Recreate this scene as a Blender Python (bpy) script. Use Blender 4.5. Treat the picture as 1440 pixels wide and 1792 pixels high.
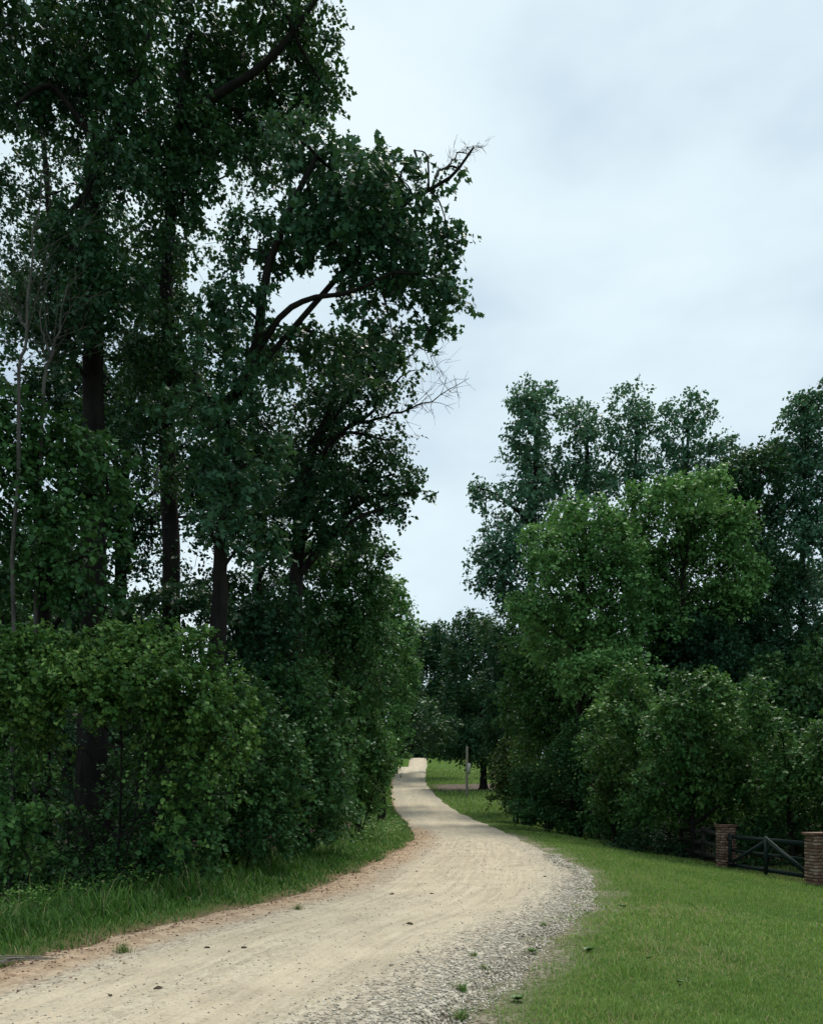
import bpy, math, random
import numpy as np
from mathutils import Vector

for o in list(bpy.data.objects):
    bpy.data.objects.remove(o, do_unlink=True)
S = bpy.context.scene
COL = S.collection
rng = np.random.default_rng(11)
random.seed(11)

# ------------------------------------------------------------------ camera
F, CX, HY, HC = 1440.0, 720.0, 1400.0, 1.6      # focal length, centre column, horizon row (photo pixels), eye height
cam = bpy.data.objects.new('camera', bpy.data.cameras.new('camera'))
COL.objects.link(cam)
cam.location = (0, 0, HC)
cam.rotation_euler = (math.radians(90), 0, 0)
cam.data.sensor_fit = 'HORIZONTAL'
cam.data.sensor_width = 36
cam.data.lens = 36
cam.data.shift_y = (HY - 896.0) / 1440.0
cam.data.clip_start = 0.05
cam.data.clip_end = 5000
S.camera = cam

# ------------------------------------------------------------------ sky and sun (bright overcast day)
SUN_EL, SUN_AZ = math.radians(62), math.radians(24)   # azimuth from +Y towards +X
W = bpy.data.worlds.new('World'); S.world = W; W.use_nodes = True
nt = W.node_tree; nt.nodes.clear()
def N(t, ty, **kw):
    n = t.nodes.new(ty)
    for k, v in kw.items():
        setattr(n, k, v)
    return n
sky = N(nt, 'ShaderNodeTexSky', sky_type='NISHITA', sun_disc=False, sun_elevation=SUN_EL, sun_rotation=SUN_AZ)
b1 = N(nt, 'ShaderNodeBackground'); b1.inputs[1].default_value = 0.05
nt.links.new(sky.outputs[0], b1.inputs[0])
tc = N(nt, 'ShaderNodeTexCoord')
mp = N(nt, 'ShaderNodeMapping'); mp.inputs['Scale'].default_value = (1.0, 1.0, 2.2)
nz = N(nt, 'ShaderNodeTexNoise'); nz.inputs['Scale'].default_value = 2.1; nz.inputs['Detail'].default_value = 5; nz.inputs['Roughness'].default_value = 0.5
cr = N(nt, 'ShaderNodeValToRGB')
cr.color_ramp.elements[0].position = 0.36; cr.color_ramp.elements[0].color = (0.325, 0.405, 0.475, 1)
cr.color_ramp.elements[1].position = 0.66; cr.color_ramp.elements[1].color = (0.495, 0.568, 0.59, 1)
e = cr.color_ramp.elements.new(0.5); e.color = (0.425, 0.508, 0.548, 1)
b2 = N(nt, 'ShaderNodeBackground'); b2.inputs[1].default_value = 0.67
nt.links.new(tc.outputs['Generated'], mp.inputs[0]); nt.links.new(mp.outputs[0], nz.inputs['Vector'])
nt.links.new(nz.outputs['Fac'], cr.inputs[0]); nt.links.new(cr.outputs[0], b2.inputs[0])
mx = N(nt, 'ShaderNodeMixShader'); mx.inputs[0].default_value = 0.93
wo = N(nt, 'ShaderNodeOutputWorld')
nt.links.new(b1.outputs[0], mx.inputs[1]); nt.links.new(b2.outputs[0], mx.inputs[2]); nt.links.new(mx.outputs[0], wo.inputs[0])
sl = bpy.data.lights.new('sun', 'SUN'); sl.energy = 1.5; sl.angle = math.radians(24); sl.color = (1, .93, .82)
sun = bpy.data.objects.new('sun', sl); COL.objects.link(sun)
sd = Vector((math.sin(SUN_AZ) * math.cos(SUN_EL), math.cos(SUN_AZ) * math.cos(SUN_EL), math.sin(SUN_EL)))
sun.rotation_euler = sd.to_track_quat('Z', 'Y').to_euler()
sun.location = (0, 0, 60)
S.view_settings.view_transform = 'Standard'
S.view_settings.look = 'None'
S.view_settings.exposure = 1.4
S.view_settings.gamma = 1
S.view_settings.use_curve_mapping = False
try:
    S.cycles.max_bounces = 5; S.cycles.diffuse_bounces = 3; S.cycles.glossy_bounces = 2
    S.cycles.transmission_bounces = 3; S.cycles.sample_clamp_indirect = 4
except Exception:
    pass

# ------------------------------------------------------------------ helpers: tags, meshes
def tag(o, label=None, cat=None, group=None, kind=None):
    if label: o['label'] = label
    if cat: o['category'] = cat
    if group: o['group'] = group
    if kind: o['kind'] = kind
    return o
def empty(name, loc=(0, 0, 0), rz=0):
    o = bpy.data.objects.new(name, None); COL.objects.link(o)
    o.location = loc; o.rotation_euler = (0, 0, rz); o.empty_display_size = .2
    return o
class MB:
    """collects vertices, triangles / quads, a tint per vertex and a material slot per face"""
    def __init__(s):
        s.v, s.t, s.tint, s.mi, s.n, s.uv = [], [], [], [], 0, []
    def add(s, v, tris, tint=0.5, mi=0):
        v = np.asarray(v, dtype=np.float32).reshape(-1, 3); tris = np.asarray(tris, dtype=np.int32).reshape(-1, 3)
        s.v.append(v); s.t.append(tris + s.n); s.n += len(v)
        s.tint.append(np.broadcast_to(np.asarray(tint, dtype=np.float32), (len(v),)))
        s.mi.append(np.full(len(tris), mi, dtype=np.int32))
    def quads(s, v, q, tint=0.5, mi=0):
        q = np.asarray(q, dtype=np.int32).reshape(-1, 4)
        s.add(v, np.concatenate([q[:, [0, 1, 2]], q[:, [0, 2, 3]]]), tint, mi)
    def build(s, name, mats, parent=None, smooth=False, local=None):
        me = bpy.data.meshes.new(name)
        v = np.concatenate(s.v); t = np.concatenate(s.t); mi = np.concatenate(s.mi); ti = np.concatenate(s.tint)
        if local is not None:
            v = v - np.asarray(local, dtype=np.float32)
        me.vertices.add(len(v)); me.vertices.foreach_set('co', v.ravel())
        me.loops.add(len(t) * 3); me.loops.foreach_set('vertex_index', t.ravel())
        me.polygons.add(len(t)); me.polygons.foreach_set('loop_start', np.arange(0, len(t) * 3, 3, dtype=np.int32))
        me.polygons.foreach_set('material_index', mi)
        if smooth:
            me.polygons.foreach_set('use_smooth', np.ones(len(t), dtype=bool))
        a = me.attributes.new('tint', 'FLOAT', 'POINT'); a.data.foreach_set('value', ti.astype(np.float32))
        me.update(calc_edges=True)
        for m in (mats if isinstance(mats, (list, tuple)) else [mats]):
            me.materials.append(m)
        o = bpy.data.objects.new(name, me); COL.objects.link(o)
        if parent: o.parent = parent
        return o
    # --- shapes
    def tube(s, path, rad, sides=7, tint=.5, mi=0, bump=0.0, cap=True):
        p = np.asarray(path, dtype=np.float64); r = np.asarray(rad, dtype=np.float64)
        n = len(p); d = np.gradient(p, axis=0); d /= np.linalg.norm(d, axis=1)[:, None] + 1e-9
        ref = np.array([0, 1., 0]) if abs(d[:, 2]).mean() > .5 else np.array([0, 0, 1.])
        a = np.cross(d, ref); a /= np.linalg.norm(a, axis=1)[:, None] + 1e-9
        b = np.cross(d, a)
        th = np.linspace(0, 2 * np.pi, sides, endpoint=False)
        rr = r[:, None] * (1 + bump * (rng.random((n, sides)) - .5) * 2)
        v = p[:, None, :] + rr[:, :, None] * (np.cos(th)[None, :, None] * a[:, None, :] + np.sin(th)[None, :, None] * b[:, None, :])
        i = np.arange(n - 1)[:, None] * sides; j = np.arange(sides)[None, :]; k = (j + 1) % sides
        q = np.stack([i + j, i + k, i + sides + k, i + sides + j], -1).reshape(-1, 4)
        s.quads(v.reshape(-1, 3), q, tint, mi)
        if cap:
            tv = v[-1]; s.add(np.vstack([tv, p[-1]]), [[x, (x + 1) % sides, sides] for x in range(sides)], tint, mi)
    def twigs(s, A, B, ra, rb, tint=.5, mi=0):
        """many straight three-sided twigs at once"""
        A = np.asarray(A); B = np.asarray(B); n = len(A)
        if n == 0: return
        d = B - A; d = d / (np.linalg.norm(d, axis=1)[:, None] + 1e-9)
        u = np.cross(d, np.array([.3, .5, .81])); u /= np.linalg.norm(u, axis=1)[:, None] + 1e-9
        w = np.cross(d, u); vs = []
        for P, r in ((A, ra), (B, rb)):
            r = np.broadcast_to(np.asarray(r, dtype=float), (n,))[:, None]
            for th in (0, 2.094, 4.189):
                vs.append(P + r * (math.cos(th) * u + math.sin(th) * w))
        v = np.stack(vs, 1).reshape(-1, 3)
        base = np.arange(n)[:, None] * 6
        t = np.array([[0, 1, 4], [0, 4, 3], [1, 2, 5], [1, 5, 4], [2, 0, 3], [2, 3, 5]]).reshape(1, -1)
        s.add(v, (base + t).reshape(-1, 3), tint, mi)
    def leaves(s, P, D, Nn, size, shape, tint, mi=0):
        """one leaf per row: base point P, tip direction D, face normal Nn"""
        D = D / (np.linalg.norm(D, axis=1)[:, None] + 1e-9)
        Sd = np.cross(Nn, D); Sd /= np.linalg.norm(Sd, axis=1)[:, None] + 1e-9
        Nr = np.cross(D, Sd)
        T, tr = LEAF[shape]
        v = P[:, None, :] + size[:, None, None] * (T[None, :, 0, None] * D[:, None, :] + T[None, :, 1, None] * Sd[:, None, :] + T[None, :, 2, None] * Nr[:, None, :])
        k = len(T)
        tri = (np.arange(len(P))[:, None, None] * k + tr[None]).reshape(-1, 3)
        s.add(v.reshape(-1, 3), tri, np.repeat(tint, k), mi)
    def box(s, c, size, rz=0, tint=.5, mi=0, jit=0.0):
        hx, hy, hz = [x / 2 for x in size]
        v = np.array([[x, y, z] for x in (-hx, hx) for y in (-hy, hy) for z in (-hz, hz)], float)
        v += (rng.random(v.shape) - .5) * jit
        ca, sa = math.cos(rz), math.sin(rz)
        v = np.stack([v[:, 0] * ca - v[:, 1] * sa, v[:, 0] * sa + v[:, 1] * ca, v[:, 2]], 1) + np.array(c)
        s.quads(v, [[0, 1, 3, 2], [4, 6, 7, 5], [0, 4, 5, 1], [2, 3, 7, 6], [0, 2, 6, 4], [1, 5, 7, 3]], tint, mi)
    def plank(s, a, b, w, th, up=(0, 0, 1), tint=.5):
        """a straight board from a to b, w along 'up', th across"""
        a = np.array(a, float); b = np.array(b, float); d = b - a; d /= np.linalg.norm(d)
        u = np.array(up, float); u -= d * u.dot(d); u /= np.linalg.norm(u); n = np.cross(d, u)
        v = np.array([P + x * u * w / 2 + y * n * th / 2 for P in (a, b) for x in (-1, 1) for y in (-1, 1)])
        s.quads(v, [[0, 1, 3, 2], [4, 6, 7, 5], [0, 4, 5, 1], [2, 3, 7, 6], [0, 2, 6, 4], [1, 5, 7, 3]], tint)
LEAF = {
    'kite': (np.array([[0, 0, 0], [.42, .42, .05], [1, 0, -.10], [.42, -.42, .05]]), np.array([[0, 2, 1], [0, 3, 2]])),
    'oval': (np.array([[0, 0, 0], [.22, .30, .06], [.66, .30, .03], [1, 0, -.12], [.66, -.30, .03], [.22, -.30, .06]]),
             np.array([[0, 3, 2], [0, 2, 1], [0, 4, 3], [0, 5, 4]])),
    'heart': (np.array([[0, 0, 0], [.16, .47, .06], [.62, .38, .02], [1, 0, -.14], [.62, -.38, .02], [.16, -.47, .06]]),
              np.array([[0, 3, 2], [0, 2, 1], [0, 4, 3], [0, 5, 4]])),
    'lobed': (np.array([[0, 0, 0], [.12, .46, .05], [.48, .24, .03], [.86, .46, -.03], [.80, 0, 0], [.86, -.46, -.03], [.48, -.24, .03], [.12, -.46, .05]]),
              np.array([[0, 2, 1], [0, 4, 2], [2, 4, 3], [0, 6, 4], [6, 5, 4], [0, 7, 6]])),
}
def P3(px, py, Y):
    return np.array([(px - CX) / F * Y, Y, HC + (HY - py) / F * Y])

# ------------------------------------------------------------------ materials
def new_mat(name):
    m = bpy.data.materials.new(name); m.use_nodes = True
    t = m.node_tree; t.nodes.clear()
    return m, t, N(t, 'ShaderNodeOutputMaterial')
def ramp(t, src, stops):
    r = N(t, 'ShaderNodeValToRGB'); el = r.color_ramp.elements
    while len(el) < len(stops): el.new(.5)
    for x, (p, c) in zip(el, stops):
        x.position = p; x.color = (*c, 1)
    t.links.new(src, r.inputs[0]); return r.outputs[0]
def noise(t, scale, detail=4, rough=.55, vec=None, out='Fac'):
    n = N(t, 'ShaderNodeTexNoise'); n.inputs['Scale'].default_value = scale; n.inputs['Detail'].default_value = detail; n.inputs['Roughness'].default_value = rough
    if vec is not None: t.links.new(vec, n.inputs['Vector'])
    return n.outputs[out]
def mixc(t, fac, a, b, mode='MIX'):
    m = N(t, 'ShaderNodeMix', data_type='RGBA', blend_type=mode)
    for i, x in ((0, fac), (6, a), (7, b)):
        if hasattr(x, 'links'): t.links.new(x, m.inputs[i])
        else: m.inputs[i].default_value = x if i == 0 else (*x, 1)
    return m.outputs[2]
def mathn(t, op, a, b=0.0, clamp=False):
    m = N(t, 'ShaderNodeMath', operation=op, use_clamp=clamp)
    for i, x in ((0, a), (1, b)):
        if hasattr(x, 'links'): t.links.new(x, m.inputs[i])
        else: m.inputs[i].default_value = x
    return m.outputs[0]
def geo_pos(t):
    return N(t, 'ShaderNodeNewGeometry').outputs['Position']
def attr(t, name):
    a = N(t, 'ShaderNodeAttribute'); a.attribute_name = name
    return a

def leaf_mat(name, dark, mid, light, transl=.22, gloss=.32, spread=.35):
    m, t, out = new_mat(name)
    tint = attr(t, 'tint').outputs['Fac']
    big = noise(t, .55, 3, .5, geo_pos(t))
    f = mathn(t, 'ADD', mathn(t, 'MULTIPLY', tint, 1 - spread), mathn(t, 'MULTIPLY', big, spread))
    c = ramp(t, f, [(.12, dark), (.5, mid), (.88, light)])
    pb = N(t, 'ShaderNodeBsdfPrincipled'); pb.inputs['Roughness'].default_value = .48; pb.inputs['Specular IOR Level'].default_value = gloss
    t.links.new(c, pb.inputs['Base Color'])
    tr = N(t, 'ShaderNodeBsdfTranslucent'); t.links.new(mixc(t, .4, c, (.10, .18, .02)), tr.inputs[0])
    mxs = N(t, 'ShaderNodeMixShader'); mxs.inputs[0].default_value = transl
    t.links.new(pb.outputs[0], mxs.inputs[1]); t.links.new(tr.outputs[0], mxs.inputs[2]); t.links.new(mxs.outputs[0], out.inputs[0])
    return m
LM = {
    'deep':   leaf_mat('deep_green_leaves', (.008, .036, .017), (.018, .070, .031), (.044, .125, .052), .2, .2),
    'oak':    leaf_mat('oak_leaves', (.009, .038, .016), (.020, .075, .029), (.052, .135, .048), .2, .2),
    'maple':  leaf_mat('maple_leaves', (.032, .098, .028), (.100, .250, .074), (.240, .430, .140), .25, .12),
    'poplar': leaf_mat('hazed_poplar_leaves', (.024, .080, .048), (.060, .165, .095), (.120, .255, .145), .22, .2),  # lighter, bluer greens: distance haze is mixed into the leaf colour
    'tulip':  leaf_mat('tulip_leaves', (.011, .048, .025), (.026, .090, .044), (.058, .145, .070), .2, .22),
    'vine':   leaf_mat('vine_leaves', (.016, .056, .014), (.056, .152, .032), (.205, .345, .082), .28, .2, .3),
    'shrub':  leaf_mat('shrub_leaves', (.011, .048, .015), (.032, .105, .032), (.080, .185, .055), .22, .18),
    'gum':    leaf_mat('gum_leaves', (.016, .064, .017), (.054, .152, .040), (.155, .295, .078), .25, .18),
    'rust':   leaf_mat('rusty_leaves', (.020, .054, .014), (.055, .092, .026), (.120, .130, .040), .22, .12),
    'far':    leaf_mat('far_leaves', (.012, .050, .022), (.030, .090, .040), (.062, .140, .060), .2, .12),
    'weed':   leaf_mat('weed_leaves', (.03, .08, .016), (.065, .16, .03), (.12, .24, .055)),
}
def bark_mat(name, a, b, scale=9):
    m, t, out = new_mat(name)
    mpn = N(t, 'ShaderNodeMapping'); mpn.inputs['Scale'].default_value = (1, 1, .18)
    t.links.new(geo_pos(t), mpn.inputs[0])
    n1 = noise(t, scale, 6, .65, mpn.outputs[0]); n2 = noise(t, 1.3, 3, .5, geo_pos(t))
    c = ramp(t, mathn(t, 'ADD', mathn(t, 'MULTIPLY', n1, .7), mathn(t, 'MULTIPLY', n2, .3)), [(.3, a), (.7, b)])
    pb = N(t, 'ShaderNodeBsdfPrincipled'); pb.inputs['Roughness'].default_value = .95; pb.inputs['Specular IOR Level'].default_value = .08
    bp = N(t, 'ShaderNodeBump'); bp.inputs['Strength'].default_value = 1; bp.inputs['Distance'].default_value = .12
    t.links.new(n1, bp.inputs['Height']); t.links.new(bp.outputs[0], pb.inputs['Normal'])
    t.links.new(c, pb.inputs['Base Color']); t.links.new(pb.outputs[0], out.inputs[0])
    return m
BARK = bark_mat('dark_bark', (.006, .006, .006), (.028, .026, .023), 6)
PALE = bark_mat('pale_dead_bark', (.05, .048, .043), (.17, .165, .15), 14)
WOODPOLE = bark_mat('weathered_pole_wood', (.17, .155, .125), (.42, .40, .34), 16)

# ------------------------------------------------------------------ ground shape
RY = np.array([-40, -15, 0, 6, 9.5, 12, 14.5, 18, 25, 35, 46, 57, 68, 85, 108, 135, 150, 185, 225, 262, 340])
RL = np.array([-26, -13.5, -6.3, -4.25, -3.4, -2.4, -1.75, -1.3, -.45, .15, -.02, -.3, -1.2, -2.05, -2.55, -2.35, -2.2, -1.5, -.8, -.3, 1.2])
RR = np.array([-19, -7.5, -1.6, .12, 1.32, 2.28, 2.95, 3.45, 4.0, 4.4, 4.65, 4.75, 3.7, 2.35, 1.85, 2.3, 2.75, 3.4, 4.2, 4.75, 6.2])
def pchip(x, y):
    h = np.diff(x); d = np.diff(y) / h; m = np.zeros_like(y)
    m[1:-1] = np.where(d[:-1] * d[1:] > 0, 2 * d[:-1] * d[1:] / (d[:-1] + d[1:] + 1e-12), 0)
    m[0], m[-1] = d[0], d[-1]
    def f(q):
        q = np.asarray(q, float); qq = np.clip(q, x[0], x[-1])
        i = np.clip(np.searchsorted(x, qq) - 1, 0, len(x) - 2); tt = (qq - x[i]) / h[i]
        return (y[i] * (2 * tt**3 - 3 * tt**2 + 1) + h[i] * m[i] * (tt**3 - 2 * tt**2 + tt) + y[i + 1] * (-2 * tt**3 + 3 * tt**2) + h[i] * m[i + 1] * (tt**3 - tt**2))
    return f
rl_, rr_ = pchip(RY.astype(float), RL.astype(float)), pchip(RY.astype(float), RR.astype(float))
prof = pchip(np.array([-60, 0, 40, 57, 68, 85, 108, 135, 147, 153, 180, 200, 225, 262, 275, 330, 2000.]),
             np.array([-.6, 0, 0, .05, .65, 2.2, 3.85, 6.3, 7.4, 7.55, 6.6, 7.4, 10.5, 14.85, 15.1, 13.0, 13.0]))
_wk = rng.normal(size=(10, 2)); _wp = rng.random(10) * 6.28
def wob(X, Y, scale):
    r = 0
    for k in range(6):
        r = r + np.sin((_wk[k, 0] * X + _wk[k, 1] * Y) * scale * (1 + .6 * k) + _wp[k]) / (1 + .5 * k)
    return r / 3.2
def sstep(a, b, x):
    q = np.clip((x - a) / (b - a), 0, 1); return q * q * (3 - 2 * q)
def ground_z(X, Y):
    X = np.asarray(X, float); Y = np.asarray(Y, float)
    z = prof(Y)
    el, er = rl_(Y), rr_(Y)
    dr = X - er; dl = el - X
    near = 1 - sstep(45, 75, Y)
    z = z - .62 * sstep(.3, 7.0, dr) * near - .25 * sstep(9, 30, dr)
    z = z + (.10 * sstep(0, .7, dl) - .22 * sstep(.8, 2.6, dl) + .28 * sstep(3, 8, dl))
    inside = np.minimum(X - el, er - X)
    z = z - .20 * sstep(-.05, .55, inside)
    amp = .035 + .1 * sstep(4, 25, np.maximum(dr, dl))
    z = z + wob(X, Y, .55) * amp * .8 + wob(X + 31, Y, 2.3) * .018
    return z
def edge_l(Y): return rl_(Y) + .16 * wob(Y * .9 + 3, Y * .7, 1.0) + .07 * wob(Y * 2.1, Y, 2.6)
def edge_r(Y): return rr_(Y) + .20 * wob(Y * .8 + 50, Y * .5, 1.0) + .10 * wob(Y * 2.3, Y + 9, 2.6)

def grid_mesh(name, X, Y, Z, mat, attrs, parent=None, smooth=True):
    ny, nx = X.shape
    v = np.stack([X, Y, Z], -1).reshape(-1, 3).astype(np.float32)
    i = np.arange(ny - 1)[:, None] * nx; j = np.arange(nx - 1)[None]
    q = np.stack([i + j, i + j + 1, i + nx + j + 1, i + nx + j], -1).reshape(-1, 4).astype(np.int32)
    me = bpy.data.meshes.new(name)
    me.vertices.add(len(v)); me.vertices.foreach_set('co', v.ravel())
    me.loops.add(len(q) * 4); me.loops.foreach_set('vertex_index', q.ravel())
    me.polygons.add(len(q)); me.polygons.foreach_set('loop_start', np.arange(0, len(q) * 4, 4, dtype=np.int32))
    me.polygons.foreach_set('use_smooth', np.ones(len(q), bool))
    for k, a in attrs.items():
        at = me.attributes.new(k, 'FLOAT', 'POINT'); at.data.foreach_set('value', np.asarray(a, dtype=np.float32).ravel())
    me.update(calc_edges=True); me.materials.append(mat)
    o = bpy.data.objects.new(name, me); COL.objects.link(o)
    if parent: o.parent = parent
    return o

# ground material: soil under trees, mown lawn, rough verge
m, t, out = new_mat('ground_soil_and_turf')
gp = geo_pos(t)
g_soil = ramp(t, noise(t, 2.5, 6, .6, gp), [(.3, (.022, .017, .010)), (.7, (.060, .045, .028))])
g_turf = ramp(t, noise(t, 3.0, 6, .6, gp), [(.25, (.035, .065, .014)), (.5, (.070, .120, .026)), (.75, (.11, .155, .040))])
g_c = mixc(t, attr(t, 'turf').outputs['Fac'], g_soil, g_turf)
g_clay = ramp(t, noise(t, 5, 5, .6, gp), [(.3, (.12, .075, .045)), (.7, (.34, .235, .155))])
g_c = mixc(t, attr(t, 'clay').outputs['Fac'], g_c, g_clay)
g_st = N(t, 'ShaderNodeTexVoronoi'); g_st.inputs['Scale'].default_value = 34; t.links.new(gp, g_st.inputs['Vector'])
g_c = mixc(t, attr(t, 'stony').outputs['Fac'], g_c, ramp(t, g_st.outputs['Color'], [(.1, (.10, .088, .062)), (.5, (.23, .205, .150)), (.9, (.40, .365, .29))]))
pb = N(t, 'ShaderNodeBsdfPrincipled'); pb.inputs['Roughness'].default_value = .95; pb.inputs['Specular IOR Level'].default_value = .1
bp = N(t, 'ShaderNodeBump'); bp.inputs['Strength'].default_value = .9; bp.inputs['Distance'].default_value = .06
t.links.new(noise(t, 28, 5, .7, gp), bp.inputs['Height']); t.links.new(bp.outputs[0], pb.inputs['Normal'])
t.links.new(g_c, pb.inputs['Base Color']); t.links.new(pb.outputs[0], out.inputs[0])
GROUND = m
xs = np.unique(np.concatenate([np.linspace(-1500, -80, 12), np.linspace(-80, -14, 34), np.arange(-14, 18, .5), np.linspace(18, 80, 32), np.linspace(80, 1500, 12)]))
ys = np.unique(np.concatenate([np.linspace(-300, -20, 10), np.arange(-20, 4, 1.), np.arange(4, 40, .5), np.arange(40, 160, 1.2), np.arange(160, 345, 4.), np.linspace(345, 2500, 16)]))
GX, GY = np.meshgrid(xs, ys)
GZ = ground_z(GX, GY)
_dr = GX - rr_(GY); _dl = rl_(GY) - GX
turf = np.where(GX > 2, 1 - sstep(9.6, 11.0, GX - .012 * (GY - 26)) * (GY < 78) * (GY > 21.5), 1 - sstep(1.2, 2.6, _dl))
turf = np.where((GY > 120) & (_dr > 0), 1, turf)
turf = np.where((_dl > 0) & (GY > 150), 1, turf)
clay = (1 - sstep(.0, .45, _dl)) * (_dl > -1) * (1 - sstep(0, .3, _dr))
stony = (1 - sstep(.15, .8, _dr + .45 * wob(GX, GY, 2.2))) * (_dr > -1) * (GY < 40)
ground = grid_mesh('ground', GX, GY, GZ, GROUND, {'turf': turf, 'clay': clay, 'stony': stony})
tag(ground, 'rolling ground with green turf beside the road and dark soil under trees', 'ground', kind='structure')

# road strip: its own sheet, crowned, with worn tracks
m, t, out = new_mat('dirt_road_surface')
gp = geo_pos(t)
U = attr(t, 'across').outputs['Fac']; V = attr(t, 'along').outputs['Fac']; WD = attr(t, 'gravelly').outputs['Fac']
cmb = N(t, 'ShaderNodeCombineXYZ'); t.links.new(mathn(t, 'MULTIPLY', U, 2.6), cmb.inputs[0]); t.links.new(mathn(t, 'MULTIPLY', V, .13), cmb.inputs[1])
streak = noise(t, 1.0, 6, .62, cmb.outputs[0])
cmb2 = N(t, 'ShaderNodeCombineXYZ'); t.links.new(mathn(t, 'MULTIPLY', U, 9), cmb2.inputs[0]); t.links.new(mathn(t, 'MULTIPLY', V, .28), cmb2.inputs[1])
streak2 = noise(t, 1.0, 5, .6, cmb2.outputs[0])
fine = noise(t, 34, 6, .75, gp)
vor = N(t, 'ShaderNodeTexVoronoi'); vor.inputs['Scale'].default_value = 24; t.links.new(gp, vor.inputs['Vector'])
sand = ramp(t, mathn(t, 'ADD', mathn(t, 'MULTIPLY', streak2, .5), mathn(t, 'MULTIPLY', noise(t, 1.1, 6, .65, gp), .5)), [(.30, (.285, .245, .182)), (.48, (.43, .374, .280)), (.68, (.56, .495, .373))])
grav = ramp(t, vor.outputs['Color'], [(.1, (.11, .098, .076)), (.5, (.29, .264, .212)), (.9, (.50, .465, .39))])
tr_f = mathn(t, 'ADD', mathn(t, 'MULTIPLY', attr(t, 'track').outputs['Fac'], .75), mathn(t, 'MULTIPLY', streak, .9))
sandy = N(t, 'ShaderNodeMapRange'); sandy.inputs['From Min'].default_value = .62; sandy.inputs['From Max'].default_value = 1.12
t.links.new(tr_f, sandy.inputs['Value'])
speck = N(t, 'ShaderNodeMapRange'); speck.inputs['From Min'].default_value = .42; speck.inputs['From Max'].default_value = .60
t.links.new(mathn(t, 'ADD', mathn(t, 'MULTIPLY', fine, .62), mathn(t, 'MULTIPLY', noise(t, 8, 4, .65, gp), .38)), speck.inputs['Value'])
# pebbles break through where the sand is thin
thin = mathn(t, 'MULTIPLY', mathn(t, 'SUBTRACT', 1.2, sandy.outputs[0]), speck.outputs[0], True)
base = mixc(t, mathn(t, 'MULTIPLY', thin, 1.0), sand, grav)
gfac = mathn(t, 'ADD', WD, mathn(t, 'MULTIPLY', mathn(t, 'SUBTRACT', streak, .5), 1.6), True)
base = mixc(t, gfac, base, grav)
cly = ramp(t, noise(t, 7, 6, .65, gp), [(.28, (.12, .075, .047)), (.42, (.29, .205, .135)), (.7, (.48, .375, .265))])
cfac = mathn(t, 'ADD', attr(t, 'clay').outputs['Fac'], mathn(t, 'MULTIPLY', mathn(t, 'SUBTRACT', streak, .5), 1.2), True)
cfac = mathn(t, 'MULTIPLY', cfac, mathn(t, 'GREATER_THAN', attr(t, 'clay').outputs['Fac'], .02))
base = mixc(t, cfac, base, cly)
pb = N(t, 'ShaderNodeBsdfPrincipled'); pb.inputs['Roughness'].default_value = .95; pb.inputs['Specular IOR Level'].default_value = .12
t.links.new(base, pb.inputs['Base Color'])
hgt = mathn(t, 'ADD', mathn(t, 'MULTIPLY', fine, .6), mathn(t, 'ADD', mathn(t, 'MULTIPLY', streak2, .08), mathn(t, 'MULTIPLY', vor.outputs['Distance'], -.5)))
bp = N(t, 'ShaderNodeBump'); bp.inputs['Strength'].default_value = .75; bp.inputs['Distance'].default_value = .035
t.links.new(hgt, bp.inputs['Height']); t.links.new(bp.outputs[0], pb.inputs['Normal'])
t.links.new(pb.outputs[0], out.inputs[0])
ROAD = m
rys = np.concatenate([np.arange(-18, 4, 1.), np.arange(4, 30, .16), np.arange(30, 70, .3), np.arange(70, 160, 1.), np.arange(160, 336, 3.)])
NU = 44
q = np.linspace(0, 1, NU)[None, :]
EL, ER = (edge_l(rys) - .30)[:, None], (edge_r(rys) + .30)[:, None]
RX = EL + (ER - EL) * q; RYY = np.repeat(rys[:, None], NU, 1)
iu = RX - edge_l(rys)[:, None]; iv = edge_r(rys)[:, None] - RX; wd = iu + iv
inn = np.minimum(iu, iv)
rel = iu / wd
def bump(c, w): return np.exp(-((rel - c) / w) ** 2)
track = np.clip(bump(.33, .10) + bump(.70, .12) + .55 * bump(.52, .2), 0, 1)
# the big sandy fan of the bend
track = np.clip(track + .6 * np.exp(-((RYY - 19) / 7.) ** 2) * bump(.68, .22), 0, 1)
RZ = prof(RYY) + .02 + .06 * np.clip(1 - ((rel - .5) / .55) ** 2, 0, 1) - .035 * (bump(.33, .07) + bump(.70, .07)) - .22 * sstep(.12, -.35, inn) if False else None
RZ = prof(RYY) + .015 + .06 * np.clip(1 - ((rel - .5) / .55) ** 2, 0, 1) - .045 * (bump(.33, .07) + bump(.70, .07)) - .20 * (1 - sstep(-.35, .10, inn))
RZ = RZ + wob(RX, RYY * .12, 3.0) * .006
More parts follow.
